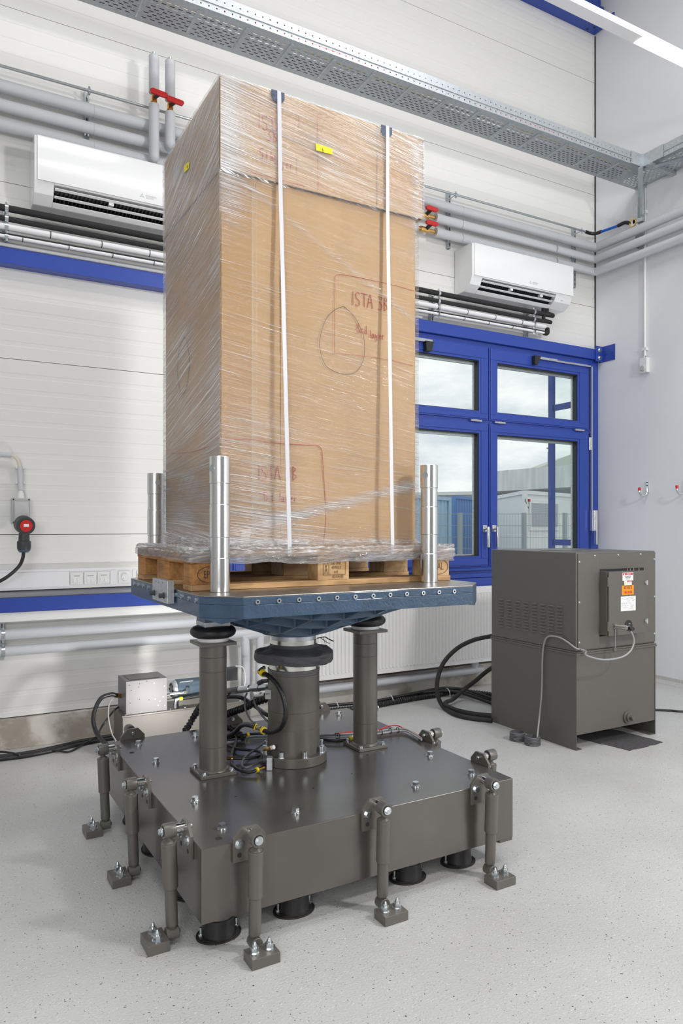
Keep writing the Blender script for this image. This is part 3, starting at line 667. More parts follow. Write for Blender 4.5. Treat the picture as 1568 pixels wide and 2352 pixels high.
pipe('grey_conduit', 'slim grey conduit lying on top of the upper blue channel', [(XL, 4.90, 3.121), (3.52, 4.90, 3.121)], .0125, M['insul'], 'conduit')
# lower pipes at the left
t = thing('heating_pipe', 'upper grey heating pipe turning down left of the radiator', 'pipe', (XL, 4.86, .725))
build('tube', MB().tube([(XL, 4.86, .725), (1.95, 4.86, .725), (2.03, 4.86, .70), (2.06, 4.86, .62), (2.06, 4.86, .26), (2.085, 4.86, .185), (2.16, 4.86, .16), (3.98, 4.86, .16), (4.04, 4.86, .175), (4.06, 4.86, .25)], .031, 20, 6), M['insul'], t, smooth=60)
t = thing('heating_pipe', 'lower grey heating pipe running behind the table column', 'pipe', (XL, 4.86, .625))
build('tube', MB().tube([(XL, 4.86, .625), (1.83, 4.86, .625), (1.92, 4.86, .60), (1.95, 4.86, .52), (1.95, 4.86, .03)], .031, 20, 6), M['insul'], t, smooth=60)
t = rail(4, .56, .79, 'short rail clamping the two heating pipes at left edge', [(.725, 4.86, .031), (.625, 4.86, .031)])

# =================================================================== AIR CONDITIONERS
def air_con(x0, label):
    w, hgt, z0 = 1.175, .385, 3.385
    t = thing('air_conditioner', label, 'air conditioner', (x0, YB, z0))
    D = lambda u, v, h: (h, YB-.001-u, z0+v)
    sec = [(0, 0), (.135, .0), (.205, .045), (.235, .11), (.238, .118), (.238, .375), (.23, .385), (0, .385)]
    # body ends: two cheeks and the middle with an outlet recess
    s_low = [(0, 0), (.135, 0), (.168, .021), (.150, .029), (0, .029)]
    s_up = [(0, .104), (.200, .104), (.2325, .1035), (.235, .11), (.238, .118), (.238, .375), (.23, .385), (0, .385)]
    gx0, gx1 = x0+.115, x0+w-.20
    build('casing', MB().prism(sec, D, x0, gx0).prism(sec, D, gx1, x0+w).prism(s_low, D, gx0, gx1).prism(s_up, D, gx0, gx1), M['acwhite'], t, smooth=30, bevel=.004)
    build('front_panel', MB().prism([(.2385, .112), (.246, .112), (.246, .372), (.240, .384), (.2385, .384)], D, x0+.018, x0+w), M['acwhite'], t, bevel=.003)
    build('outlet_back', MB().prism([(.10, .0295), (.115, .0295), (.105, .1035), (.10, .1035)], D, gx0+.001, gx1-.001), M['black'], t, smooth=0)
    fins = MB(); x = gx0+.02
    while x < gx1-.01: fins.prism([(.116, .034), (.160, .040), (.205, .098), (.116, .098)], D, x, x+.003); x += .024
    build('vane_row', fins, M['dgrey'], t, smooth=0)
    for k, (u, v) in enumerate(((.226, .086), (.196, .050))):
        build('louver', MB().prism([(u, v), (u-.016, v-.007), (u-.017, v-.002), (u-.001, v+.004)], D, gx0+.006, gx1-.006), M['acwhite'], t)
    for x in (x0+w*.38, x0+w*.68): build('louver_arm', MB().box(x, x+.03, YB-.212, YB-.180, z0+.060, z0+.080), M['acwhite'], t, smooth=0)
    cx = x0+w*.60
    em = MB()
    for k in range(3):
        a = R(90+120*k); ox, oz = cx-.058+.009*math.cos(a), z0+.150+.009*math.sin(a)
        ca, sa = math.cos(a), math.sin(a)
        em.prism([(-.0085, 0), (0, -.005), (.0085, 0), (0, .005)], lambda u, v, h: (ox+u*ca-v*sa, YB-.247-h, oz+u*sa+v*ca), 0, .0006)
    build('emblem', em, M['lgrey'], t, smooth=0)
    text('MITSUBISHI', (cx, YB-.2478, z0+.1555), .014, M['lgrey'], t); text('ELECTRIC', (cx-.006, YB-.2478, z0+.143), .012, M['lgrey'], t)
    build('rating_plate', B(x0+w-.13, x0+w-.10, YB-.217, YB-.2155, z0+.062, z0+.075, rot=Matrix.Rotation(R(-25), 3, 'X')), M['lgrey'], t, smooth=0)
    return t
air_con(.535, 'white wall air conditioner left of the wrapped carton')
air_con(3.925, 'white wall air conditioner above the blue window')

# =================================================================== LEFT WALL SOCKET, TRUNKING
t = thing('power_socket', 'grey industrial wall socket box at left edge', 'socket', (.475, YB, 1.44))
p = at_y(45, 1170, 4.93)
bx0, bx1 = .425, .532
build('housing', MB().prism([(bx0, 1.405), (bx1-.004, 1.405), (bx1, 1.565), (bx0, 1.565)], lambda u, w, h: (u, h, w), 4.90, YB-.001), M['lgrey'], t, bevel=.004)
build('front_wedge', MB().prism([(0, 1.405), (.055, 1.405), (.060, 1.44), (.012, 1.545), (0, 1.545)], lambda u, w, h: (h, 4.90-u, w), bx0+.012, bx1-.012), M['lgrey'], t, bevel=.004)
for x, z in ((bx0+.009, 1.556), (bx1-.009, 1.556), (bx0+.009, 1.414)): build('screw', MB().cyl((x, 4.90, z), (x, 4.897, z), .005, n=12), M['dgrey'], t)
build('gland', MB().cyl((.478, 4.93, 1.565), (.478, 4.93, 1.572), .024, n=20).cyl((.478, 4.93, 1.572), (.478, 4.93, 1.60), .022, .018, n=20).cyl((.478, 4.93, 1.60), (.478, 4.93, 1.612), .014, n=16), M['white'], t)
t = thing('power_plug', 'large black round plug with red centre in wall socket', 'plug', (.482, 4.80, 1.40))
ax = Vector((.484, 4.84, 1.402))
build('collar', MB().cyl(ax, ax+Vector((.008, -.075, -.01)), .056, .054, n=36), M['dgrey'], t, bevel=.003)
build('face_disc', MB().cyl(ax+Vector((.008, -.076, -.0095)), ax+Vector((.0085, -.080, -.010)), .036, n=36), M['red'], t)
build('sticker', MB().box(.478, .507, 4.757, 4.7585, 1.386, 1.404), M['paper'], t, smooth=0)
build('grip', MB().lathe([(.030, -.052), (.032, -.10), (.040, -.105), (.040, -.145), (.034, -.16)], (.484, 4.80, 1.402), 28), M['dgrey'], t)
build('cable_gland', MB().lathe([(.037, -.148), (.035, -.162), (.024, -.172)], (.484, 4.80, 1.402), 28), M['motor'], t)
build('cable', MB().tube([(.482, 4.80, 1.24), (.478, 4.80, 1.20), (.46, 4.79, 1.155), (.42, 4.79, 1.11), (.36, 4.80, 1.065), (.28, 4.83, 1.03), (.1, 4.86, 1.0), (-.3, 4.88, .97)], .0105, 12), M['hose'], t)
t = thing('conduit_pipe', 'short grey conduit pieces with bare cream cable above socket', 'conduit', (.0, 4.93, 1.8))
build('upright_tube', MB().cyl((.478, 4.93, 1.615), (.472, 4.93, 1.765), .016, n=20), M['insul'], t)
build('horizontal_tube', MB().cyl((XL, 4.93, 1.832), (.425, 4.93, 1.832), .016, n=20), M['insul'], t)
build('cable', MB().tube([(.40, 4.93, 1.832), (.435, 4.93, 1.828), (.462, 4.93, 1.80), (.473, 4.93, 1.755)], .0095, 10), M['beige'], t)
for z in (1.655, 1.75): build('clip', MB().box(.450, .502, 4.93, YB-.001, z, z+.013).box(.453, .458, 4.915, 4.93, z, z+.013).box(.494, .499, 4.915, 4.93, z, z+.013), M['white'], t, smooth=0)
t = thing('cable_trunking', 'long white cable trunking above the lower blue channel', 'trunking', (XL, 4.92, .99))
build('base', B(XL, 1.79, 4.93, YB-.001, .99, 1.118), M['trunk'], t, smooth=0, bevel=.003)
build('lid', MB().box(XL, .765, 4.922, 4.93, 1.004, 1.100).box(1.02, 1.058, 4.922, 4.93, 1.004, 1.1).box(1.165, 1.19, 4.922, 4.93, 1.004, 1.1).box(1.30, 1.79, 4.922, 4.93, 1.004, 1.1), M['trunk'], t, smooth=0, bevel=.002)
build('edge_shade_strip', MB().box(XL, 1.79, 4.93, YB-.001, .984, .99), M['darkgap'], t, smooth=0)  # solid dark strip stands in for shade under the trunking
for k, (x0, kind, lab) in enumerate(((.77, 'data', 'leftmost white twin data outlet in the trunking'), (.855, 'data', 'middle white twin data outlet in the trunking'), (.938, 'data', 'third white twin data outlet right beside the round dimmer'), (1.072, 'dial', 'white rotary dimmer in the trunking left of the pallet'), (1.195, 'rocker', 'white rocker switch half hidden behind the pallet'))):
    x1 = x0+.078; zc = 1.052
    t = thing({'data': 'data_outlet', 'dial': 'rotary_dimmer', 'rocker': 'rocker_switch'}[kind], lab, {'data': 'outlet', 'dial': 'dimmer', 'rocker': 'switch'}[kind], (x0, 4.92, 1.012), group='trunking fittings' if kind == 'data' else None)
    build('frame_plate', B(x0, x1, 4.915, 4.93, 1.012, 1.092), M['white'], t, smooth=0, bevel=.004)
    if kind == 'data':
        build('insert', B(x0+.012, x1-.012, 4.911, 4.916, 1.022, 1.082), M['white'], t, smooth=0, bevel=.002)
        build('name_strip', B(x0+.020, x1-.020, 4.9105, 4.9115, 1.066, 1.074), M['lgrey'], t, smooth=0)
        for dx in (.018, .041): build('port_flap', MB().prism([(0, 1.030), (.008, 1.030), (.002, 1.058), (0, 1.058)], lambda u, w, h: (h, 4.911-u, w), x0+dx, x0+dx+.019), M['white'], t, smooth=0)
    elif kind == 'dial':
        build('knob', MB().cyl(((x0+x1)/2, 4.915, zc), ((x0+x1)/2, 4.897, zc), .024, .022, n=32), M['white'], t, bevel=.002)
        build('index_dot', MB().cyl(((x0+x1)/2-.012, 4.8972, zc-.008), ((x0+x1)/2-.012, 4.8965, zc-.008), .002, n=8), M['dgrey'], t)
    else: build('rocker', MB().prism([(0, 1.026), (.004, 1.026), (.009, 1.078), (0, 1.078)], lambda u, w, h: (h, 4.915-u, w), x0+.014, x1-.014), M['white'], t, smooth=0, bevel=.001)

# =================================================================== RADIATOR
RX0, RX1, RZ0, RZ1, RY = 2.30, 5.05, .235, .875, 4.80
t = thing('radiator', 'long white ribbed panel radiator below the window', 'radiator', (RX0, RY, RZ0))
prof = [(RX0, RY), (RX0+.02, RY)]; x = RX0+.03
while x < RX1-.04:
    prof += [(x, RY), (x+.006, RY-.011), (x+.017, RY-.011), (x+.023, RY)]; x += .0333
prof += [(RX1, RY), (RX1, RY+.012), (RX0, RY+.012)]
build('ribbed_front', MB().prism(prof, lambda u, w, h: (u, w, h), RZ0+.045, RZ1-.05), M['whitepaint'], t, smooth=0)
build('rim', MB().box(RX0, RX1, RY-.004, RY+.012, RZ0, RZ0+.045).box(RX0, RX1, RY-.004, RY+.012, RZ1-.05, RZ1), M['whitepaint'], t, smooth=0, bevel=.004)
build('rear_panel', B(RX0+.01, RX1-.01, RY+.07, RY+.085, RZ0, RZ1-.01), M['whitepaint'], t, smooth=0)
gr = MB(); x = RX0+.01
while x < RX1-.01: gr.box(x, x+.012, RY+.012, RY+.085, RZ1-.012, RZ1-.006); x += .022
gr.box(RX0, RX1, RY+.008, RY+.014, RZ1-.02, RZ1).box(RX0, RX1, RY+.082, RY+.088, RZ1-.02, RZ1)
build('top_grille', gr, M['whitepaint'], t, smooth=0)
build('side_cover', MB().box(RX0-.004, RX0, RY, RY+.088, RZ0, RZ1).box(RX1, RX1+.004, RY, RY+.088, RZ0, RZ1), M['whitepaint'], t, smooth=0)
build('wall_bracket', MB().box(2.7, 2.74, RY+.08, YB-.001, RZ0-.02, RZ1-.1).box(4.5, 4.54, RY+.08, YB-.001, RZ0-.02, RZ1-.1), M['whitepaint'], t, smooth=0)
build('connection', MB().cyl((4.06, 4.86, .20), (4.06, 4.86, .25), .028, n=14), M['insul'], t)

# =================================================================== CABLE TRAYS
def tray(name, label, x0, x1, y0, y1, z0, hgt, along, bars):
    """slotted sheet steel tray, real holes in floor and sides; along = 'x' or 'y'"""
    t = thing(name, label, 'cable tray', ((x0, y0, z0)))
    L0, L1, A0, A1 = (x0, x1, y0, y1) if along == 'x' else (y0, y1, x0, x1)
    P3 = (lambda l, a, z: (l, a, z)) if along == 'x' else (lambda l, a, z: (a, l, z))
    mb = MB()
    def q(l0, l1, a0, a1, z=z0): mb.add([P3(l0, a0, z), P3(l1, a0, z), P3(l1, a1, z), P3(l0, a1, z)], [(0, 1, 2, 3)])
    w = A1-A0; a = A0; row = 0; margin = .045; nrow = 9; gap = (w-2*margin)/nrow
    q(L0, L1, A0, A0+margin)
    a = A0+margin
    for row in range(nrow):
        sl = .0075; q(L0, L1, a, a+gap-sl)
        off = .0125*(row % 2)*2
        l = L0+off*.0
        l = L0 + .010 + (.025 if row % 2 else 0)
        q(L0, l, a+gap-sl, a+gap)
        while l < L1-.05:
            e = min(l+.028, L1)
            blocked = any(abs((l+.014)-b) < .024 for b in bars)
            if blocked: q(l, e, a+gap-sl, a+gap)
            n = min(l+.050, L1); q(e, n, a+gap-sl, a+gap); l = n
        q(l, L1, a+gap-sl, a+gap)
        a += gap
    q(L0, L1, a, A1)
    build('slotted_floor', mb, M['galv'], t, smooth=0)
    for side, aa in (('n', A0), ('f', A1)):
        sgn = 1 if aa == A1 else -1
        ms = MB()
        def s(l0, l1, za, zb, o=0.0): ms.add([P3(l0, aa+o*sgn, za), P3(l1, aa+o*sgn, za), P3(l1, aa+o*sgn, zb), P3(l0, aa+o*sgn, zb)], [(0, 1, 2, 3)])
        def ledge(z, o0, o1): ms.add([P3(L0, aa+o0*sgn, z), P3(L1, aa+o0*sgn, z), P3(L1, aa+o1*sgn, z), P3(L0, aa+o1*sgn, z)], [(0, 1, 2, 3)])
        zs = [z0, z0+.016, z0+.026, z0+.040, z0+.050, z0+.068, z0+.078, z0+hgt]
        s(L0, L1, zs[0], zs[1]); s(L0, L1, zs[2], zs[3]); s(L0, L1, zs[3], zs[4], .006); ledge(zs[3], 0, .006); ledge(zs[4], 0, .006)
        s(L0, L1, zs[4], zs[5]); s(L0, L1, zs[6], zs[7])
        for za, zb in ((zs[1], zs[2]), (zs[5], zs[6])):
            l = L0
            while l < L1-.01:
                e = min(l+.042, L1); s(l, e, za, zb); l += .050
        build('side_rail', ms, M['galv'], t, smooth=0)
    for b in bars:
        mbb = MB(); wv = .012
        mbb.prism([(-wv, 0), (-wv*.5, -.008), (wv*.5, -.008), (wv, 0)], lambda u, v, h: P3(b+u, h, z0-.0008+v), A0+.035, A1-.03)
        build('cross_rib', mbb, M['galv'], t, smooth=0)
    return t
bars = [1.712-.313*k for k in range(1, 13)] + [1.712+.309*k for k in range(0, 12)]
bars = [b for b in bars if b < 5.2]
tr1 = tray('cable_tray', 'long perforated steel cable tray hanging in front of back wall', XL, 5.35, 4.19, 4.50, 4.50, .105, 'x', bars)
tr2 = tray('cable_tray', 'perforated steel cable tray running along the right wall', 5.35, 5.655, YF, 4.50, 4.50, .105, 'y', [3.9-.31*k for k in range(20)])
build('joint_plate', MB().box(5.20, 5.35, 4.183, 4.187, 4.50, 4.607).box(5.342, 5.346, 3.98, 4.18, 4.50, 4.607).box(5.335, 5.352, 4.175, 4.192, 4.50, 4.61), M['galv'], tr1, smooth=0)
for x in (-2.6, -1.0, .15): build('hanger_rod', MB().cyl((x, 4.22, 4.60), (x, 4.22, ZC), .005, n=8).cyl((x, 4.47, 4.60), (x, 4.47, ZC), .005, n=8).box(x-.015, x+.015, 4.20, 4.49, 4.600, 4.612), M['galv'], tr1, smooth=0)
for k, (c, y, z) in enumerate((('yelcable', 4.245, 4.512), ('yelcable', 4.258, 4.511), ('dcable', 4.30, 4.511), ('cable', 4.33, 4.511), ('dcable', 4.41, 4.511), ('redcable', 4.206, 4.5235), ('dcable', 4.209, 4.574))):
    t = thing('tray_cable', ('thick yellow cable lying nearest the front rail in the tray', 'second yellow cable lying in the long tray', 'dark grey cable in the middle of the long tray', 'light grey cable in the middle of the long tray', 'dark cable near the back rail of the long tray', 'red cable glimpsed through lower front holes of the long tray', 'dark cable added to darken the upper front holes of the long tray')[k], 'cable', (XL, y, z))
    build('sheath', MB().tube([(XL+i*.5, y+.004*math.sin(i*1.7+k), z) for i in range(17)]+[(5.30, y, z)], .009 if k < 2 else .006 if k < 5 else .013, 6, 3), M[c], t)  # last dark cable is added to keep the upper front holes dark
# cantilever bracket on the right wall
t = thing('tray_bracket', 'galvanised cantilever bracket under the tray corner on right wall', 'bracket', (XR, 4.42, 4.2))
build('wall_channel', MB().box(XR-.045, XR-.041, 4.385, 4.475, 3.95, 4.499).box(XR-.041, XR-.0005, 4.385, 4.389, 3.95, 4.499).box(XR-.041, XR-.0005, 4.471, 4.475, 3.95, 4.499), M['galv'], t, smooth=0)
build('diagonal_strut', MB().tube([(XR-.05, 4.42, 4.19), (5.30, 4.17, 4.48)], .02, 4, smooth=False), M['galv'], t, smooth=0)
build('arm', MB().box(5.28, XR-.001, 4.08, 4.12, 4.465, 4.4985), M['galv'], t, smooth=0)
build('foot_plate', MB().box(XR-.075, XR-.045, 4.375, 4.48, 4.16, 4.20), M['galv'], t, smooth=0, bevel=.003)
t = thing('tray_bracket', 'second galvanised bracket arm rising towards camera from tray corner', 'bracket', (XR, 3.4, 4.45))
build('arm', MB().box(5.30, XR-.001, 3.36, 3.40, 4.44, 4.4985), M['galv'], t, smooth=0)
build('wall_channel', MB().box(XR-.03, XR-.0005, 3.35, 3.41, 4.14, 4.44), M['galv'], t, smooth=0)
for k, y in enumerate((4.345, 4.365, 4.384, 4.428, 4.446, 4.462)):
    t = thing('tray_cable', 'dark cable on tray floor, %s from the back rail' % ('sixth', 'fifth', 'fourth', 'third', 'second', 'first')[k], 'cable', (XL, y, 4.51), group='dark cables lying on the tray floor')
    build('sheath', MB().tube([(XL+i*.5, y+.003*math.sin(i*2.3+k*1.7), 4.5105) for i in range(17)]+[(5.30, y, 4.5105)], .0088, 6, 3), M['dcable'], t)
t = thing('perforated_bar', 'slanting perforated steel bar bracing the tray corner', 'bar', (5.35, 4.15, 4.49))
build('bar', MB().tube([(5.36, 4.18, 4.485), (5.56, 3.30, 4.40)], .018, 4, smooth=False), M['galv'], t, smooth=0)

# =================================================================== LUMINAIRE
LZ = 4.735
t = thing('linear_luminaire', 'long white suspended light batten across the upper right', 'lamp', (3.5, 3.34, LZ))
build('housing', MB().prism([(3.30, LZ+.012), (3.385, LZ+.012), (3.375, LZ+.055), (3.31, LZ+.055)], lambda u, w, h: (h, u, w), .2, 5.62), M['white'], t, smooth=0, bevel=.002)
build('cover', MB().box(.2, 4.22, 3.302, 3.383, LZ, LZ+.0118).box(5.55, 5.62, 3.302, 3.383, LZ, LZ+.0118), M['white'], t, smooth=0)
build('diffuser', MB().prism([(3.304, LZ+.0118), (3.306, LZ-.002), (3.32, LZ-.010), (3.365, LZ-.010), (3.379, LZ-.002), (3.381, LZ+.0118)], lambda u, w, h: (h, u, w), 4.225, 5.545), emis('lit_diffuser', (1, .96, .88), 1.5), t, smooth=0)
build('suspension_wire', MB().cyl((.9, 3.34, LZ+.05), (.9, 3.34, ZC), .0015, n=6).cyl((5.35, 3.34, LZ+.05), (5.35, 3.34, ZC), .0015, n=6), M['zinc'], t)

# =================================================================== RIGHT WALL FITTINGS
t = thing('wall_conduit', 'thin white vertical conduit down the right wall to sensor', 'conduit', (XR, 4.395, 2.93))
build('tube', MB().cyl((XR-.014, 4.395, 2.945), (XR-.014, 4.395, 4.47), .0125, n=14), M['white'], t)
build('clip', MB().box(XR-.028, XR-.0005, 4.372, 4.418, 2.995, 3.02).box(XR-.028, XR-.0005, 4.372, 4.418, 4.24, 4.265), M['white'], t, smooth=0)
t = thing('room_sensor', 'small white wall sensor below the thin vertical conduit', 'sensor', (XR, 4.39, 2.8))
build('case', B(XR-.045, XR-.0005, 4.352, 4.432, 2.79, 2.925), M['white'], t, smooth=0, bevel=.005)
build('lens', MB().cyl((XR-.045, 4.392, 2.83), (XR-.060, 4.392, 2.83), .030, .022, n=24), M['lgrey'], t, bevel=.003)
build('cable', MB().tube([(XR-.02, 4.395, 2.95), (XR-.02, 4.40, 2.935), (XR-.02, 4.395, 2.92)], .005, 6), M['white'], t)
for y, lab in ((4.375, 'bright J-shaped wall hook with red tip, nearer the window'), (3.995, 'bright J-shaped wall hook with red tip at right photo edge')):
    t = thing('wall_hook', lab, 'hook', (XR, y, 1.72), group='red tipped wall hooks')
    z = 1.72
    build('back_strip', B(XR-.010, XR-.0005, y-.013, y+.013, z-.02, z+.085), M['zinc'], t, smooth=0)
    build('hook_bar', MB().tube([(XR-.008, y, z+.02), (XR-.010, y, z-.02), (XR-.03, y+.004, z-.045), (XR-.06, y+.016, z-.045), (XR-.08, y+.022, z-.02), (XR-.082, y+.024, z+.005)], .009, 10), M['zinc'], t)
    build('tip', MB().cyl((XR-.082, y+.024, z-.002), (XR-.083, y+.025, z+.026), .0125, n=14), M['red'], t)
    for q in (.045, .072): build('screw', MB().cyl((XR-.010, y, z+q), (XR-.013, y, z+q), .006, n=8), M['dgrey'], t)

# =================================================================== VIBRATION TABLE: reaction mass, dampers, isolators
CX, CY, TH = 1.412, 2.935, R(.6)
RM = Matrix.Rotation(TH, 3, 'Z')
def G(x, y, z=0):          # shaker coordinates (centre of block) -> world
    p = RM @ Vector((x, y, 0)); return Vector((CX+p.x, CY+p.y, z))
BZ0, BZ1, BH = .103, .346, .668
blk = thing('reaction_mass', 'massive dark grey steel block floating on rubber mounts', 'machine base', (CX, CY, BZ0), TH)
def hexbolt(mb, c, r=.013, h=.014, wr=.017, axis=(0, 0, 1), ph=.3):
    c = Vector(c); a = Vector(axis)
    return mb.cyl(c, c+a*.003, wr, n=20).cyl(c+a*.003, c+a*(.003+.004), r*1.12, n=20).cyl(c+a*.006, c+a*(.006+h), r, n=6, ph=ph)
bm_ = MB().box(-BH, BH, -BH-.012, BH+.004, 0, BZ1-BZ0-.0)
build('block', bm_, M['greytop'], blk, local=True, bevel=.0025, smooth=0)
k_ = 0
for bx_ in (-.553, -.272, .262, .548):
    for by_ in (-.56, -.275, .255, .555):
        if abs(bx_) < .3 and abs(by_) < .3: continue
        k_ += 1; build('bolt', hexbolt(MB(), (bx_, by_, BZ1-BZ0), ph=k_*.7), M['zinc'], blk, local=True)
for hx_, hy_, r_ in ((-.59, -.625, .012), (-.61, .45, .011), (.57, .60, .010), (-.33, .02, .005), (-.10, -.37, .004), (-.22, -.14, .005), (.31, -.12, .005), (.42, -.05, .005), (-.40, -.30, .004), (.12, -.30, .003)):
    build('drilled_hole', MB().cyl((hx_, hy_, BZ1-BZ0-.001), (hx_, hy_, BZ1-BZ0+.0006), r_, n=18), M['darkgap'], blk, local=True)
# damper prototype, local: block face at y = 0, outward = -y, floor z = 0
def damper():
    t = thing('damper', '', 'damper', (0, 0, 0), group='hydraulic dampers around the reaction mass')
    t['label'] = 'x'
    K = dict(local=True)
    build('foot_block', B(-.049, .049, -.148, -.076, 0, .033), M['grey'], t, bevel=.002, smooth=0, **K)
    for sx in (-.025, .025):
        nb = MB().cyl((sx, -.112, .033), (sx, -.112, .036), .017, n=18).cyl((sx, -.112, .036), (sx, -.112, .052), .0135, n=6).cyl((sx, -.112, .052), (sx, -.112, .060), .008, n=12).cyl((sx, -.112, .060), (sx, -.112, .069), .0065, .003, n=10)
        build('anchor_nut', nb, M['zinc'], t, **K)
    build('lower_eye', MB().cyl((0, -.076, .032), (0, -.034, .032), .021, n=22).cyl((0, -.034, .032), (0, -.028, .032), .009, n=6), M['grey'], t, bevel=.002, **K)
    a, b = Vector((0, -.055, .052)), Vector((0, -.066, .340))
    u = lambda k: a+(b-a)*k
    build('lower_tube', MB().cyl(u(-.01), u(.03), .014, .0195, n=26).cyl(u(.03), u(.46), .0205, n=26), M['grey'], t, **K)
    build('upper_tube', MB().cyl(u(.445), u(.46), .022, .0245, n=26).cyl(u(.46), u(.965), .0255, n=26).cyl(u(.965), u(.985), .0265, .0255, n=26), M['grey'], t, **K)
    build('neck', MB().cyl(u(.98), u(1.02), .022, .010, n=20).cyl(u(1.02), u(1.06), .010, .012, n=16), M['grey'], t, **K)
    build('upper_eye', MB().lathe([(.017, -.020), (.0235, -.020), (.0245, -.016), (.0245, .016), (.0235, .020), (.017, .020)], (0, -.066, .374), 26, 'y', closed=True), M['grey'], t, **K)
    build('bushing', MB().cyl((0, -.088, .374), (0, -.043, .374), .0165, n=22), M['black'], t, **K)
    build('pin', MB().cyl((0, -.046, .374), (0, -.012, .374), .0155, n=24), M['chrome'], t, **K)
    build('pin_bolt', MB().cyl((0, -.088, .374), (0, -.091, .374), .0145, n=18).cyl((0, -.091, .374), (0, -.100, .374), .0095, n=6), M['zinc'], t, **K)
    build('pin_nut', MB().cyl((0, .0005, .374), (0, .008, .374), .0095, n=6).cyl((0, .008, .374), (0, .014, .374), .006, n=10), M['zinc'], t, **K)
    build('bracket_plate', MB().prism([(-.058, .283), (.058, .283), (.058, .360), (.027, .394), (-.027, .394), (-.058, .360)], lambda p, q, h: (p, -h, q), 0.0004, .0125), M['grey'], t, smooth=0, bevel=.0012, **K)
    for sx in (-.036, .036):
        build('plate_bolt', MB().cyl((sx, -.0125, .343), (sx, -.0145, .343), .0165, n=20).cyl((sx, -.0145, .343), (sx, -.024, .343), .011, n=6), M['zinc'], t, **K)
        build('slot_hole', MB().cyl((sx, -.012, .306), (sx, -.0130, .306), .008, n=16), M['darkgap'], t, **K)
    return t
dp = damper(); first = True
DL = [('f', -.507, 'damper at the front left corner of the block, front face'), ('f', -.012, 'damper at the middle of the front face of the block'), ('f', .495, 'damper at the right end of the front face of the block'),
      ('l', -.545, 'damper at the near end of the left face of block'), ('l', -.04, 'damper in the middle of the left face of block'), ('l', .47, 'damper at the far end of the left face of block'),
      ('b', .55, 'damper behind far left edge, only its bracket showing'), ('b', .03, 'damper behind the block between column and actuator'), ('b', -.50, 'damper behind the block right of the actuator'),
      ('r', .50, 'damper at far end of the right face by red wires'), ('r', -.075, 'damper in the middle of the right face, bracket and eye showing'), ('r', -.47, 'damper at near end of right face, foot block showing')]
FO = BH+.004
for side, s_, lab in DL:
    o = dp if first else copy_tree(dp); first = False
    if side == 'f': p, rz = G(s_, -BH-.0125), 0
    elif side == 'l': p, rz = G(-BH-.0005, s_), R(-90)
    elif side == 'b': p, rz = G(-s_, BH+.0045), R(180)
    else: p, rz = G(BH+.0005, s_), R(90)
    o.location = (p.x, p.y, 0); o.rotation_euler = (0, 0, rz+TH); o['label'] = 'dark grey '+lab
# rubber isolators
def isolator():
    t = thing('rubber_isolator', 'x', 'isolator', (0, 0, 0), group='rubber isolators under the reaction mass'); K = dict(local=True)
    pl = [(.078*math.cos(a)+(.0), .062*math.sin(a)) for a in [2*math.pi*i/32 for i in range(32)]]
    build('base_flange', MB().prism([(u, v) for u, v in pl], lambda u, v, h: (u, v, h), 0, .006).prism([(u*.93, v*.93) for u, v in pl], lambda u, v, h: (u, v, h), .006, .010), M['dusty'], t, **K)
    build('rubber_body', MB().lathe([(.058, .009), (.056, .02), (.053, .05), (.054, .068)], (0, 0, 0), 32), M['rubber'], t, **K)
    build('top_disc', MB().cyl((0, 0, .068), (0, 0, BZ0-.0003), .050, n=32), M['grey'], t, **K)
    for sx in (-.062, .062): build('anchor_bolt', MB().cyl((sx, 0, .010), (sx, 0, .018), .009, n=6).cyl((sx, 0, .018), (sx, 0, .040), .0045, n=10), M['zinc'], t, **K)
    return t
iso = isolator(); first = True
for x, y, lab in ((.845, 2.35, 'front left of the four along front'), (1.135, 2.365, 'second from left along front'), (1.632, 2.365, 'third from left along front'), (1.89, 2.375, 'front right corner of block'),
                  (.835, 2.68, 'left side behind nearest left damper'), (.835, 3.10, 'left side in the middle'), (.835, 3.45, 'back left corner'), (1.89, 3.45, 'back right corner'), (1.135, 3.45, 'back row left'), (1.632, 3.45, 'back row right')):
    o = iso if first else copy_tree(iso); first = False
    o.location = (x, y, 0); o['label'] = 'black rubber isolator under the block, '+lab
    if abs(x-.835) < .001: o.rotation_euler = (0, 0, R(90))

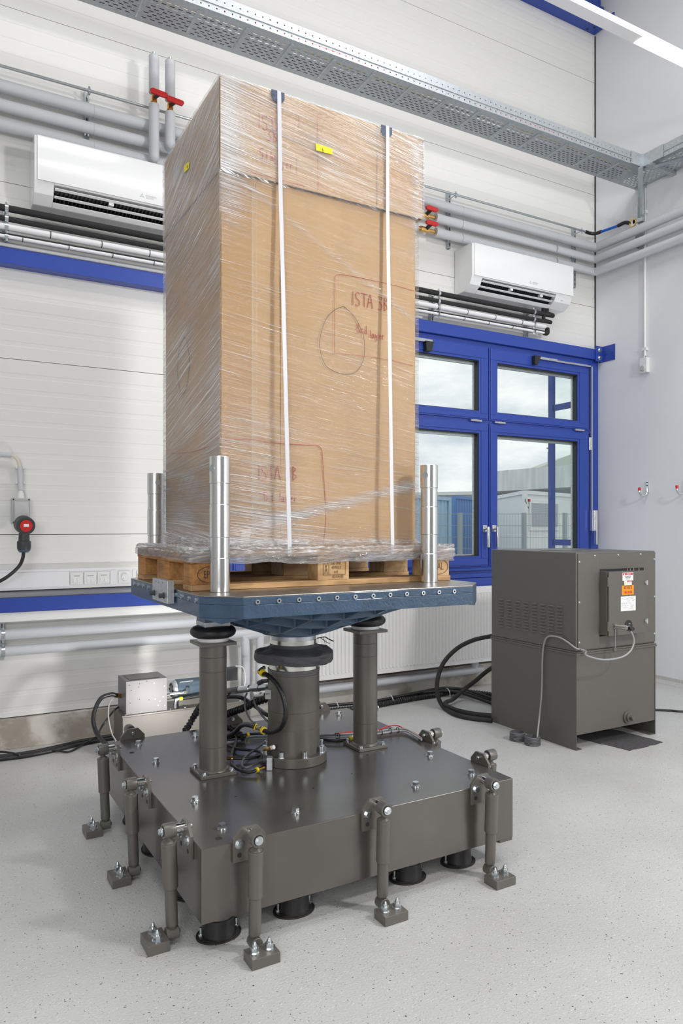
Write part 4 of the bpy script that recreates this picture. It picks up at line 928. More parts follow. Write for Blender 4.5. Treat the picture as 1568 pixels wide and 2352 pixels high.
# guide columns with air springs
def column(x, label, full):
    y = 2.94
    t = thing('guide_column', label, 'column', (x, y, BZ1+.0005), group='guide columns under the table'); z = BZ1+.0005
    h_ = .077
    build('foot_plate', B(x-h_, x+h_, y-h_, y+h_, z, z+.014), M['grey'], t, smooth=0, bevel=.0015)
    for sx in (-1, 1):
        for sy in (-1, 1): build('bolt', hexbolt(MB(), (x+sx*.060, y+sy*.060, z+.014), .0085, .006, .0115), M['zinc'], t)
    r = .0575
    build('tube', MB().lathe([(r+.008, z+.0145), (r+.006, z+.019), (r, z+.023), (r, z+.115), (r-.0014, z+.116), (r, z+.117), (r, z+.43), (r-.0014, z+.431), (r, z+.432), (r, z+.49), (r-.0014, z+.491), (r, z+.492), (r, .889)], (x, y, 0), 48), M['grey'], t)
    build('head_plate', B(x-h_, x+h_, y-h_, y+h_, .889, .903), M['grey'], t, smooth=0, bevel=.0015)
    build('white_ring', MB().cyl((x, y, .903), (x, y, .920), .067, n=40), M['white'], t, bevel=.002)
    build('air_spring', MB().torus((x, y, .943), .063, .034, 48, 14, .75).cyl((x, y, .925), (x, y, .962), .06, n=30), M['rubber'], t)
    build('upper_plate', B(x-.056, x+.056, y-.056, y+.056, .968, .988), M['aluraw'], t, smooth=0, bevel=.001)
    build('socket_post', MB().box(x-.054, x+.054, y-.054, y+.054, .988, 1.066).cyl((x-.01, y-.058, .988), (x-.01, y-.058, 1.05), .012, n=12), M['castflat'], t, smooth=0)
    return t
col1x, col2x = 1.033, 1.786
column(col1x, 'dark grey guide column left of the actuator with black air spring', True)
column(col2x, 'dark grey guide column right of the actuator', False)
# actuator
AX, AY = 1.409, 2.937
t = thing('actuator', 'thick dark grey hydraulic actuator cylinder in the middle of the block', 'actuator', (AX, AY, BZ1+.0005))
z = BZ1+.0005
build('flange', MB().cyl((AX, AY, z), (AX, AY, z+.041), .149, n=72), M['grey'], t, bevel=.002)
build('barrel', MB().lathe([(.1165, z+.041), (.1165, .497), (.1150, .498), (.1150, .572), (.1136, .5728), (.1150, .574), (.1150, .733), (.1136, .734), (.1150, .735), (.1150, .742)], (AX, AY, 0), 72), M['grey'], t)
build('collar', MB().cyl((AX, AY, .742), (AX, AY, .757), .1165, n=72), M['dcable'], t, bevel=.002)
build('steel_ring', MB().cyl((AX, AY, .757), (AX, AY, .790), .1125, n=72), M['chrome'], t)
for i in range(8):
    a = R(-49.4-45*i)
    px_, py_ = AX+.132*math.cos(a), AY+.132*math.sin(a)
    build('socket_screw', MB().cyl((px_, py_, z+.041), (px_, py_, z+.043), .0165, n=18).cyl((px_, py_, z+.043), (px_, py_, z+.066), .0120, n=20), M['zinc'], t); build('screw_socket', MB().cyl((px_, py_, z+.0655), (px_, py_, z+.0664), .0065, n=6), M['darkgap'], t)
# wrinkled cloth bellows
n, prof = 96, [(.104, .866), (.108, .852), (.125, .844), (.150, .839), (.166, .836), (.1745, .830), (.1755, .826), (.1760, .812), (.1755, .795), (.172, .7895), (.166, .788), (.12, .788)]
rnd = np.random.RandomState(3); ph = rnd.rand(8)*6.28; v = []; f = []
for j, (r, zz) in enumerate(prof):
    for i in range(n):
        a = 2*math.pi*i/n
        w = sum(math.sin((3+2*q)*a+ph[q])*(.0009/(1+.25*q)) for q in range(6)); k = (r-.10)/.07
        bulge = .010*math.exp(-((((a-R(15)+math.pi) % (2*math.pi))-math.pi)/.25)**2)*k
        rr = r+w*k*1.3+bulge; zq = zz+k*(.0012*math.sin(5*a+ph[6])+.001*math.sin(11*a+ph[7]))+.003*k*math.sin(2*a+1)+(.0035*math.sin(7*a+ph[2])+.0025*math.sin(13*a+ph[3]))*math.exp(-((r-.145)/.018)**2)*(zz > .83)
        v.append((AX+rr*math.cos(a), AY+rr*math.sin(a), zq))
for j in range(len(prof)-1): f += [(j*n+i, (j+1)*n+i, (j+1)*n+(i+1) % n, j*n+(i+1) % n) for i in range(n)]
bel = thing('cloth_bellows', 'wrinkled black cloth bellows gathered around the actuator rod', 'bellows', (AX, AY, .79))
build('cloth', MB().add(v, f), M['cloth'], bel, smooth=38)
for k, zz in enumerate((.793, .7985, .804, .8095, .815, .8205)):
    ring = [(AX+(.1735+.0016*math.sin(9*a+k)+.010*math.exp(-((((a-R(15)+math.pi) % (2*math.pi))-math.pi)/.25)**2))*math.cos(a), AY+(.1735+.0016*math.sin(9*a+k)+.010*math.exp(-((((a-R(15)+math.pi) % (2*math.pi))-math.pi)/.25)**2))*math.sin(a), zz+.004*math.sin(2*a+1)+.002*math.sin(7*a+k)) for a in [2*math.pi*i/72 for i in range(73)]]
    build('pleat', MB().tube(ring, .0023, 6, smooth=False), M['cloth'], bel, smooth=60)
build('loose_strap', MB().tube([at_d(728, 1466, 3.15), at_d(745, 1463, 3.12), at_d(755, 1468, 3.10), at_d(766, 1473, 3.08)], .0022, 6).tube([at_d(743, 1464, 3.12), at_d(745, 1477, 3.12)], .0013, 5).tube([at_d(735, 1464, 3.12), at_d(750, 1475, 3.12), at_d(757, 1478, 3.12)], .0015, 5), M['black'], bel)
t = thing('actuator_rod', 'bright turned steel rod head between bellows and blue table', 'rod', (AX, AY, .862))
build('steel_band', MB().cyl((AX, AY, .862), (AX, AY, .885), .1035, n=64), M['chrome'], t)
build('seal_ring', MB().cyl((AX, AY, .885), (AX, AY, .9045), .1000, n=64), M['aluraw'], t)

# =================================================================== BLUE SHAKER TABLE
tx0, tx1, ty0, ty1, TZ = .806, 2.040, 2.318, 3.552, 1.145
tc_ = ((tx0+tx1)/2, (ty0+ty1)/2); ch = .118
oct_ = [(tx0+ch, ty0), (tx1-ch, ty0), (tx1, ty0+ch), (tx1, ty1-ch), (tx1-ch, ty1), (tx0+ch, ty1), (tx0, ty1-ch), (tx0, ty0+ch)]
tab = thing('shaker_table', 'square steel blue ribbed shaker table with clipped corners', 'table', (tc_[0], tc_[1], .905))
build('top_plate', MB().prism(oct_, lambda u, v, h: (u, v, h), TZ-.004, TZ), M['steel'], tab, smooth=0, bevel=.0015)
build('slab', MB().prism([(tc_[0]+(u-tc_[0])*.9995, tc_[1]+(v-tc_[1])*.9995) for u, v in oct_], lambda u, v, h: (u, v, h), TZ-.030, TZ-.0041), M['cast'], tab, smooth=0, bevel=.002)
sk = MB()
for i in range(8):
    a_, b_ = Vector((*oct_[i], 0)), Vector((*oct_[(i+1) % 8], 0)); d_ = (b_-a_).normalized(); n_ = Vector((-d_.y, d_.x, 0))*.02
    sk.prism([(a_.x, a_.y), (b_.x, b_.y), (b_.x+n_.x, b_.y+n_.y), (a_.x+n_.x, a_.y+n_.y)], lambda u, v, h: (u, v, h), TZ-.077, TZ-.0301)
build('edge_skirt', sk, M['cast'], tab, smooth=0, bevel=.002)
def inside(u, v):
    x, y = tc_[0]+u, tc_[1]+v
    return tx0+.01 < x < tx1-.01 and ty0+.01 < y < ty1-.01 and (abs(u)+abs(v)) < (tx1-tx0)-ch-.01
def depth(u, v):
    r = math.hypot(u-(AX-tc_[0]), v-(AY-tc_[1])); return .235-(.235-.072)*min(1, max(0, (r-.13)/(.60-.13)))
s2 = math.sqrt(.5); step = .145
for fam in (0, 1):
    for k in range(-4, 5):
        c = k*step; seg = []
        for i in range(-60, 61):
            w = i*.0135; u, v_ = ((w, c) if fam == 0 else (c, w))
            if inside(u, v_): seg.append((u, v_))
        if len(seg) < 3: continue
        nx, ny = ((0, 1) if fam == 0 else (-1, 0)); hw = .008; vv = []; ff = []
        for (u, v_) in seg:
            x, y, zb = tc_[0]+u, tc_[1]+v_, TZ-depth(u, v_)
            vv += [(x+nx*hw, y+ny*hw, TZ-.03), (x-nx*hw, y-ny*hw, TZ-.03), (x-nx*hw, y-ny*hw, zb), (x+nx*hw, y+ny*hw, zb)]
        m_ = len(seg)
        for i in range(m_-1):
            b0 = i*4; ff += [(b0+1, b0+2, b0+6, b0+5), (b0, b0+4, b0+7, b0+3), (b0+2, b0+3, b0+7, b0+6)]
        ff += [(0, 1, 2, 3), (m_*4-4, m_*4-1, m_*4-2, m_*4-3)]
        build('rib', MB().add(vv, ff), M['castflat'], tab, smooth=0)
for i in range(-4, 5):
    for j in range(-4, 5):
        u, v_ = i*step, j*step
        if inside(u*1.05, v_*1.05): build('rib_boss', MB().cyl((tc_[0]+u, tc_[1]+v_, TZ-.03), (tc_[0]+u, tc_[1]+v_, TZ-depth(u, v_)+.004), .018, n=12, caps=True), M['castflat'], tab)
for a_, b_, dz in ((Vector((tx0, ty0+ch, 0)), Vector((tx0+ch, ty0, 0)), .020), (Vector((tx1-ch, ty0, 0)), Vector((tx1, ty0+ch, 0)), .012)):
    n_ = (Vector((AX, AY, 0))-(a_+b_)/2).normalized()*.02; zb_ = TZ-.0772; m_ = (a_+b_)/2
    vv = [p_+Vector((0, 0, z_)) for off in (Vector(), n_) for p_, z_ in ((a_+off, zb_), (b_+off, zb_), (m_+off, zb_-dz))]
    build('corner_gusset', MB().add(vv, [(0, 2, 1), (3, 4, 5), (0, 1, 4, 3), (1, 2, 5, 4), (2, 0, 3, 5)]), M['cast'], tab, smooth=0)
build('hub', MB().cyl((AX, AY, .9055), (AX, AY, TZ-.03), .115, n=48), M['castflat'], tab)
# threaded inserts along the rims
for px_ in (591, 640, 686, 731, 773, 815, 856, 895, 933, 971, 1007, 1042):
    p = at_y(px_, 1378, ty0); zz = TZ-.020
    build('threaded_insert', MB().lathe([(.004, -.0045), (.0085, -.0045), (.0085, .002), (.004, .002)], (p.x, ty0, zz), 18, 'y', closed=True), M['zinc'], tab); build('insert_bore', MB().cyl((p.x, ty0-.0012, zz), (p.x, ty0-.0004, zz), .0042, n=12), M['darkgap'], tab)
for px_ in (309, 319, 329, 341, 403, 418, 434, 450):
    p = at_x(px_, 1340, tx0); zz = TZ-.020
    build('threaded_insert', MB().lathe([(.004, -.0045), (.0085, -.0045), (.0085, .002), (.004, .002)], (tx0, p.y, zz), 18, 'x', closed=True), M['zinc'], tab)
t = thing('clamp_block', 'small machined aluminium block screwed to left edge of blue table', 'block', (tx0-.03, 2.75, 1.08))
ya, yb = at_x(384, 1370, tx0-.033).y, at_x(350, 1330, tx0-.033).y
build('block', B(tx0-.033, tx0-.0055, ya, yb, 1.092, 1.178), M['aluraw'], t, smooth=0, bevel=.0015)
for yy in (ya+(yb-ya)*.22, ya+(yb-ya)*.86):
    build('cap_screw', MB().cyl((tx0-.033, yy, 1.120), (tx0-.035, yy, 1.120), .0125, n=18).cyl((tx0-.035, yy, 1.120), (tx0-.052, yy, 1.120), .009, n=16), M['dgrey'], t)
for yy, zz in ((.3, 1.168), (.55, 1.165), (.75, 1.168), (.5, 1.115), (.5, 1.105)): build('hole', MB().cyl((tx0-.0332, ya+(yb-ya)*yy, zz), (tx0-.0335, ya+(yb-ya)*yy, zz), .003, n=8), M['darkgap'], t)

# aluminium corner posts
def post(x, y, label, steps, hole):
    t = thing('corner_post', label, 'post', (x, y, TZ+.0005), group='stepped aluminium corner posts')
    z = TZ+.0005
    for k, h_ in enumerate(steps):
        r = (.0375, .0362, .0375, .0362, .0380)[k] if k < 5 else .037
        build('sleeve', MB().lathe([(r-.0012, z), (r, z+.0015), (r, z+h_-.0015), (r-.0012, z+h_)], (x, y, 0), 44), M['alu'], t); z += h_
    dx, dy = hole
    build('cross_hole', MB().cyl((x+dx*.036, y+dy*.036, z-.045), (x+dx*.0385, y+dy*.0385, z-.045), .013, n=20), M['galv'], t)
    return t
x1_, x2_ = onx = (at_y(505, 1300, 2.54).x, at_y(985, 1300, 2.555).x)
post(x1_, 2.54, 'tall stepped aluminium post at the near left pallet corner', (.124, .076, .120, .077, .099), (-.94, -.34))
post(x2_, 2.555, 'stepped aluminium post at the right pallet corner', (.124, .082, .120, .081, .099), (-.88, -.48))
p3 = at_y(356, 1200, 3.48)
post(p3.x, 3.475, 'stepped aluminium post behind the pallet at far left', (.124, .076, .120, .077, .099), (.05, -1))

# =================================================================== PALLET
PX0, PX1, PY0, PY1, PZ0 = .828, 2.028, 2.600, 3.400, TZ+.0006
pal = thing('wooden_pallet', 'worn wooden pallet under the wrapped carton on blue table', 'pallet', (PX0, PY0, PZ0))
def board(x0, x1, y0, y1, z0, z1, m='wood', name='board'):
    return build(name, B(x0, x1, y0, y1, z0, z1), M[m], pal, smooth=0, bevel=.0025)
for y0, w in ((PY0, .10), ((PY0+PY1)/2-.0725, .145), (PY1-.10, .10)): board(PX0, PX1, y0, y0+w, PZ0, PZ0+.022)
xs = (PX0, (PX0+PX1)/2-.0725, PX1-.145)
for x0 in xs:
    for y0, w in ((PY0, .10), ((PY0+PY1)/2-.0725, .145), (PY1-.10, .10)):
        c = .012
        pts = [(x0+c*(x0 == xs[0]), y0), (x0+.145-c*(x0 == xs[2]), y0), (x0+.145, y0+c), (x0+.145, y0+w-c*.5), (x0+.14, y0+w), (x0+.005, y0+w), (x0, y0+w-c), (x0, y0+c*1.2)]
        build('block', MB().prism(pts, lambda u, v, h: (u, v, h), PZ0+.0222, PZ0+.100), M['woodblock' if x0 > PX0 else 'woodside'], pal, smooth=0, bevel=.0015)
    board(x0, x0+.145, PY0, PY1, PZ0+.1002, PZ0+.122, 'woodside' if x0 == PX0 else 'wood', 'cross_board')
for y0, w in ((PY0, .145), (PY0+.185, .10), (PY0+.3275, .145), (PY0+.515, .10), (PY1-.145, .145)): board(PX0, PX1, y0, y0+w, PZ0+.1222, PZ0+.144, name='deck_board')
# stamps
xm = (PX0+PX1)/2
for s_, z_, sz in (('DE-SN1', .089, .017), ('497027', .071, .017), ('HT', .053, .016)):
    text(s_, (xm+.012, PY0-.0008, PZ0+z_), sz, M['brownink'], pal, sx=.9)
text('021-4-03', (xm+.02, PY0-.0008, PZ0+.034), .016, M['brownink'], pal, sx=.9)
F3 = lambda u, v: (u, PY0-.0010, PZ0+v)
build('stamp_frame', strokes([[(xm-.048, .043), (xm-.048, .098), (xm+.055, .098), (xm+.055, .043), (xm-.048, .043)], [(xm-.022, .043), (xm-.022, .098)], [(xm-.042, .048), (xm-.034, .07), (xm-.042, .092)], [(xm-.028, .048), (xm-.036, .07), (xm-.028, .092)], [(xm-.04, .06), (xm-.03, .066)], [(xm-.04, .075), (xm-.03, .081)]], F3, .0009, 1), M['brownink'], pal)
text('EPAL', (PX1-.072, PY0-.0008, PZ0+.062), .046, M['brownink'], pal, sx=.62)
build('stamp_oval', strokes([[(PX1-.072+.056*math.cos(a), .062+.034*math.sin(a)) for a in [2*math.pi*i/24 for i in range(25)]]], F3, .0012, 2), M['brownink'], pal)
build('stamp_oval', strokes([[(PX0+.075+.05*math.cos(a), .06+.03*math.sin(a)) for a in [2*math.pi*i/24 for i in range(25)]]], F3, .0012, 2), M['ink'], pal)
text('EPAL', (PX0+.075, PY0-.0008, PZ0+.060), .040, M['ink'], pal, sx=.62)

# =================================================================== CARTON
BZ = PZ0+.1445; CT = 3.113; ZS = 2.756                       # carton bottom, top, lower edge of the lid
LX0, LX1, LY0, LY1 = .958, 1.902, 2.640, 3.412               # lid outline
bx = thing('cardboard_carton', 'very tall brown cardboard carton with a telescoping lid on the pallet', 'box', (LX0, LY0, BZ))
KX0, KX1, KY0, KY1 = LX0+.004, LX1-.030, LY0+.014, LY1-.010
def wavy_box(x0, x1, y0, y1, z0, z1, amp, seed):
    rs = np.random.RandomState(seed); mb = MB(); nu, nz = 24, 60
    per = []
    for i in range(nu): per.append((x0+(x1-x0)*i/nu, y0, 0, -1))
    for i in range(nu): per.append((x1, y0+(y1-y0)*i/nu, 1, 0))
    for i in range(nu): per.append((x1-(x1-x0)*i/nu, y1, 0, 1))
    for i in range(nu): per.append((x0, y1-(y1-y0)*i/nu, -1, 0))
    m = len(per); ph = rs.rand(12)*6.28; v = []
    for j in range(nz+1):
        z = z0+(z1-z0)*j/nz
        for i, (x, y, nx, ny) in enumerate(per):
            k = math.sin(math.pi*(i % nu)/nu)
            d = amp*k*(math.sin(z*5+ph[0]+x*3)+.6*math.sin(z*11+ph[1]+y*7+x*5)+.3*math.sin(z*23+ph[2]))
            v.append((x+nx*d, y+ny*d, z))
    f = [(j*m+i, j*m+(i+1) % m, (j+1)*m+(i+1) % m, (j+1)*m+i) for j in range(nz) for i in range(m)]
    f += [tuple(reversed(range(m))), tuple(range(nz*m, (nz+1)*m))]
    return mb.add(v, f)
build('body', wavy_box(KX0, KX1, KY0, KY1, BZ, ZS+.05, .0022, 1), M['card'], bx, smooth=30)
build('lid', MB().add(*(lambda w: (w.v, w.f))(wavy_box(LX0, LX1, LY0, LY1, ZS, CT, .0016, 2))), M['card'], bx, smooth=30)
# taped seams and creases
FL = lambda off: (lambda u, v: (u, off, v))
for px_ in (583, 587, 645):
    x = at_y(px_, 900, KY0).x; build('crease', B(x-.0015, x+.0015, KY0-.0030, KY0, BZ+.01, ZS-.02), M['card'], bx, smooth=0)
xt = at_y(584, 900, KY0).x; build('tape_strip', B(xt-.012, xt+.012, KY0-.0026, KY0-.001, BZ+.01, ZS-.05), M['card_tape'], bx, smooth=0)
pq = [at_y(a, b, KY0-.0042) for a, b in ((556, 1216), (577, 1214), (570, 1256), (550, 1258))]
build('paper_patch', MB().add([tuple(q) for q in pq]+[(q.x, q.y+.0006, q.z) for q in pq], [(0, 3, 2, 1), (4, 5, 6, 7), (0, 1, 5, 4), (2, 3, 7, 6), (1, 2, 6, 5), (3, 0, 4, 7)]), mat('pale_patch', (.66, .55, .45), .6), bx, smooth=0)
build('side_flap', B(KX0+.003, xt-.012, KY0-.0034, KY0-.0008, BZ+.012, ZS-.012), mat('darker_cardboard', (.44, .265, .122), .6, bump=.1, bscale=120), bx, smooth=0)
# hand written notes
w3 = lambda off: (lambda u, v: (u, off, v))
def wr(s_, px_, py_, off, h, m='darkred', name='handwriting', r=.0015):
    p = at_y(px_, py_, off); build(name, handwrite(s_, w3(off), p.x, p.z, h, r), M[m], bx)
yo, yl = KY0-.0045, LY0-.0030
wr('ISTA 3B', 806, 700, yo, .058); wr('3rd', 818, 764, yo, .036); wr('layer', 848, 775, yo, .032)
wr('ISTA 3B', 590, 1100, yo, .054); wr('1st', 603, 1150, yo, .038); wr('layer', 640, 1152, yo, .034)
wr('ISTA', 590, 293, yl, .058); wr('3B', 612, 322, yl, .050); wr('5th', 596, 364, yl, .042); wr('layer', 628, 378, yl, .036)
def pl(pts, off): return [tuple(at_y(a, b, off)[i] for i in (0, 2)) for a, b in pts]
build('red_marker_line', strokes([pl([(950, 668), (905, 655), (860, 645), (800, 633), (773, 632), (769, 650), (768, 740), (768, 808), (775, 811), (850, 820), (905, 829), (948, 840)], yo)], w3(yo), .0009), M['darkred'], bx)
build('red_marker_line', strokes([pl([(516, 1011), (570, 1008), (625, 1017), (700, 1022), (727, 1023), (738, 1033), (741, 1060), (745, 1120), (748, 1180), (744, 1240), (740, 1258)], yo)], w3(yo), .0013), M['darkred'], bx)
build('red_marker_line', strokes([pl([(730, 258), (729, 330), (731, 435)], yl), pl([(545, 388), (600, 402), (640, 412), (700, 428)], yl)], w3(yl), .0010), M['darkred'], bx)
build('black_marker_line', strokes([pl([(686, 266), (686, 295)], yl), pl([(681, 362), (681, 400)], yl), pl([(866, 290), (866, 360), (865, 478)], yl), pl([(533, 318), (532, 352)], yl)], w3(yl), .0008), M['ink'], bx)
build('black_marker_loop', strokes([pl([(787, 704), (770, 711), (752, 728), (741, 752), (734, 782), (736, 808), (745, 835), (758, 848), (778, 857), (800, 859), (820, 852), (833, 830), (837, 803), (835, 775), (822, 741), (807, 720), (789, 704), (795, 708)], yo)], w3(yo), .0009), M['ink'], bx)
ysd = KX0-.0045; sd = lambda u, v: (ysd, u, v)
def ps(pts): return [tuple(at_x(a, b, ysd)[i] for i in (1, 2)) for a, b in pts]
build('black_marker_loop', strokes([ps([(424, 773), (412, 800), (407, 850), (413, 895), (420, 905), (430, 880), (435, 830), (430, 790), (424, 773)])], sd, .0012), M['ink'], bx)
build('red_marker_line', strokes([ps([(392, 1042), (440, 1038), (490, 1022)])], sd, .0016), M['darkred'], bx)
# dark strip drawn along the join under the lid, on the two visible faces
build('lid_join_strip', MB().box(LX0+.02, LX1-.01, LY0+.001, LY0+.008, ZS-.0035, ZS+.0).box(LX0+.001, LX0+.006, LY0+.05, LY1-.02, ZS-.0035, ZS+.0), M['ink'], bx, smooth=0)
build('corner_guard', MB().box(LX1-.003, LX1+.004, LY0+.002, LY0+.05, ZS+.03, CT-.004), M['protector'], bx, smooth=0)
# yellow number tags
def tagq(name, pts, m, off=.001): return None
p = [at_y(a, b, LY0-.0120) for a, b in ((725, 329), (764, 342), (763, 355), (726, 345))]
tg = build('number_tag', MB().add([tuple(q) for q in p]+[(q.x, q.y+.0006, q.z) for q in p], [(0, 3, 2, 1), (4, 5, 6, 7), (0, 1, 5, 4), (2, 3, 7, 6), (1, 2, 6, 5), (3, 0, 4, 7)]), M['tagyellow'], bx, smooth=0); tg['label'] = 'yellow tag with a handwritten 4'
c = at_y(739, 348, LY0-.0128); build('tag_digit', handwrite('4', w3(LY0-.0128), c.x, c.z, .016, .0007), M['ink'], tg)
p = [at_x(a, b, LX0-.0120) for a, b in ((424, 380), (434, 371), (433, 387), (422, 397))]
tg2 = build('number_tag', MB().add([tuple(q) for q in p]+[(q.x+.0006, q.y, q.z) for q in p], [(0, 3, 2, 1), (4, 5, 6, 7), (0, 1, 5, 4), (2, 3, 7, 6), (1, 2, 6, 5), (3, 0, 4, 7)]), M['tagyellow'], bx, smooth=0); tg2['label'] = 'yellow tag on the left face'
c = at_x(429, 388, LX0-.0128); build('tag_digit', handwrite('4', lambda u, v: (LX0-.0128, 2*c.y-u, v), c.y, c.z, .016, .0007), M['ink'], tg2)

# straps
for (ax_p, ay_p), (bx_p, by_p), lab in (((641, 218), (665, 1280), 'left'), ((890, 296), (901, 1276), 'right')):
    T = at_y(ax_p, ay_p, LY0-.010); Bq = at_y(bx_p, by_p, PY0-.010)
    t = thing('packing_strap', 'white packing strap running down the carton front, the %s one' % lab, 'strap', (Bq.x, Bq.y, Bq.z), group='white packing straps'); w = .0085
    zt = CT+.003; sv = []; fx_ = lambda z_: T.x+(Bq.x-T.x)*(CT-z_)/(CT-Bq.z); fy_ = lambda z_: LY0-.010+(PY0-.012-LY0+.010)*(ZS-z_)/(ZS-PZ0-.15); sp = [(T.x, LY1+.01, zt), (T.x, LY0-.010, zt), (fx_(ZS), LY0-.010, ZS), (fx_(2.), fy_(2.), 2.0), (fx_(PZ0+.15), PY0-.012, PZ0+.150), (Bq.x, PY0-.010, PZ0+.125)]
    for x, y, z in sp: sv += [(x-w, y, z), (x+w, y, z)]
    sv += [(x, y+.0012 if i > 1 else y+.0006, z+(.0012 if i < 4 else 0)) for i, (x, y, z) in enumerate(list(sv))]
    n_ = len(sp)*2; ff = []
    for i in range(len(sp)-1):
        a_ = i*2; ff += [(a_, a_+1, a_+3, a_+2), (n_+a_, n_+a_+2, n_+a_+3, n_+a_+1), (a_, a_+2, n_+a_+2, n_+a_), (a_+1, n_+a_+1, n_+a_+3, a_+3)]
    build('band', MB().add(sv, ff), M['strap'], t, smooth=0)
    pr = MB().prism([(-.028, .002), (.028, .002), (.028, -.026), (.018, -.041), (0, -.045), (-.018, -.041), (-.028, -.026)], lambda u, v, h: (T.x+u-.004, LY0-.0085+h, CT+v), 0, .003)
    build('edge_protector', pr, M['protector'], t, smooth=0)

# =================================================================== STRETCH FILM
fm = thing('stretch_film', 'clear crinkled stretch film wound around carton and pallet top', 'film', (LX0, LY0, BZ))
def vnoise(n, m, seed, kx, ky):
    rs = np.random.RandomState(seed); g = rs.rand(ky+2, kx+2); x = np.linspace(0, kx, n); y = np.linspace(0, ky, m)
    X, Y = np.meshgrid(x, y); xi, yi = X.astype(int), Y.astype(int); fx, fy = X-xi, Y-yi; fx = fx*fx*(3-2*fx); fy = fy*fy*(3-2*fy)
    return (g[yi, xi]*(1-fx)+g[yi, xi+1]*fx)*(1-fy)+(g[yi+1, xi]*(1-fx)+g[yi+1, xi+1]*fx)*fy
def sheet(name, to3, U, V, nu, nv, ang, disp, dens, m, nrm):
    """U, V: extents in metres; ang: crease direction; disp(uu, vv) -> outward offset; dens(uu, vv) -> 0..1"""
    u = np.linspace(U[0], U[1], nu); v = np.linspace(V[0], V[1], nv); UU, VV = np.meshgrid(u, v)
    Dm = disp(UU, VV); pts = to3(UU, VV, Dm).reshape(-1, 3)
    l = fm.location; pts = pts-np.array([l.x, l.y, l.z])
    me = bpy.data.meshes.new(name); idx = np.arange(nu*nv).reshape(nv, nu)
    q = np.stack([idx[:-1, :-1], idx[:-1, 1:], idx[1:, 1:], idx[1:, :-1]], -1).reshape(-1, 4)
    if nrm: q = q[:, ::-1]
    me.from_pydata(pts.tolist(), [], q.tolist())
    at = me.attributes.new('dens', 'FLOAT', 'POINT'); at.data.foreach_set('value', np.clip(dens(UU, VV), 0, 1.3).astype(np.float32).ravel())
    uv = me.uv_layers.new(name='UVMap'); li = np.zeros(len(me.loops), dtype=np.int32); me.loops.foreach_get('vertex_index', li)
    A = ang(UU, VV); cu = (UU*np.cos(A)+VV*np.sin(A)).ravel(); cv = (-UU*np.sin(A)+VV*np.cos(A)).ravel()
    uv.data.foreach_set('uv', np.stack([cu[li], cv[li]], -1).astype(np.float32).ravel())
    me.polygons.foreach_set('use_smooth', [True]*len(me.polygons)); me.materials.append(m)
    o = bpy.data.objects.new(name, me); C.objects.link(o); o.parent = fm; return o
def nz2(UU, VV, seed, su, sv, ang=0.0):
    """cheap anisotropic value noise on arbitrary coordinates"""
    rs = np.random.RandomState(seed); g = rs.rand(64, 64)
    a = (UU*np.cos(ang)+VV*np.sin(ang))*su+100; b = (-UU*np.sin(ang)+VV*np.cos(ang))*sv+100
    xi, yi = np.floor(a).astype(int), np.floor(b).astype(int); fx, fy = a-xi, b-yi; fx = fx*fx*(3-2*fx); fy = fy*fy*(3-2*fy)
    G_ = lambda i, j: g[j % 64, i % 64]
    return (G_(xi, yi)*(1-fx)+G_(xi+1, yi)*fx)*(1-fy)+(G_(xi, yi+1)*(1-fx)+G_(xi+1, yi+1)*fx)*fy
sg = lambda x: 1/(1+np.exp(-np.clip(x, -40, 40)))
AF = R(-7)
def d_front(u, v):
    rid = nz2(u, v, 5, 2, 60, AF); rid2 = nz2(u, v, 6, 3, 130, AF)
    return .0022*rid+.0012*rid2
def dens_front(u, v):      # u: x, v: z
    lid = sg((v-ZS+.02)/.015); d = .02+.46*lid*(.5+.7*nz2(u, v, 8, 3, 9, AF))+.16*nz2(u, v, 18, 2, 7, AF)*sg((2.05-v)/.1)-.10*np.exp(-((v-2.35)/.22)**2-((u-1.1)/.25)**2)
    d += .20*np.exp(-((v-2.62)/.10)**2)*nz2(u, v, 9, 4, 20, AF)
    left = np.exp(-((u-LX0)/.13)**2)
    d += .10*left*sg((v-2.4)/.05) + .6*np.exp(-((u-(LX0+.03))/.06)**2)*sg((v-2.58)/.02)
    d += .30*np.exp(-((u-1.12)/.16)**2)*np.exp(-((v-1.62)/.20)**2)+.28*np.exp(-((u-1.12)/.2)**2)*np.exp(-((v-1.40)/.12)**2)
    # diagonal band rising to the right near the bottom, and one falling right below the lid
    d += .75*np.exp(-((v-(1.40+.24*(u-1.15)))/.022)**2)*sg((u-1.1)/.03)*(.6+.8*nz2(u, v, 12, 8, 30))
    d += .30*np.exp(-((v-(2.70-.52*(u-1.1)))/.014)**2)
    d += .5*sg((1.345-v)/.02)+.35*np.exp(-((u-KX1)/.03)**2)*sg((v-2.55)/.03)
    d += .22*np.exp(-((v-2.05)/.10)**2)*nz2(u, v, 14, 2, 12, AF)+.18*np.exp(-((v-1.80)/.12)**2)*nz2(u, v, 15, 2, 14, AF)
    return d*.9
def base_y(v): return np.where(v > ZS-.006, LY0-.0058, KY0-.0075+(.006)*np.exp(-((v-ZS)/.02)**2))
sheet('film_front', lambda u, v, d: np.stack([u, base_y(v)-d, v], -1), (LX0-.004, KX1+.004), (BZ+.02, CT+.002), 200, 420, lambda u, v: AF+.03*np.sin(v*6), d_front, dens_front, M['film'], False)
sheet('film_front_lid_edge', lambda u, v, d: np.stack([u, np.full_like(u, LY0-.0058)-d, v], -1), (KX1+.004, LX1+.006), (ZS, CT+.002), 16, 90, lambda u, v: AF+0*v, d_front, dens_front, M['film'], False)
def ang_side(u, v): return R(19)+R(5)*np.sin(v*2.0+.5)+R(9)*sg((v-2.5)/.2)-R(28)*sg((1.55-v)/.06)
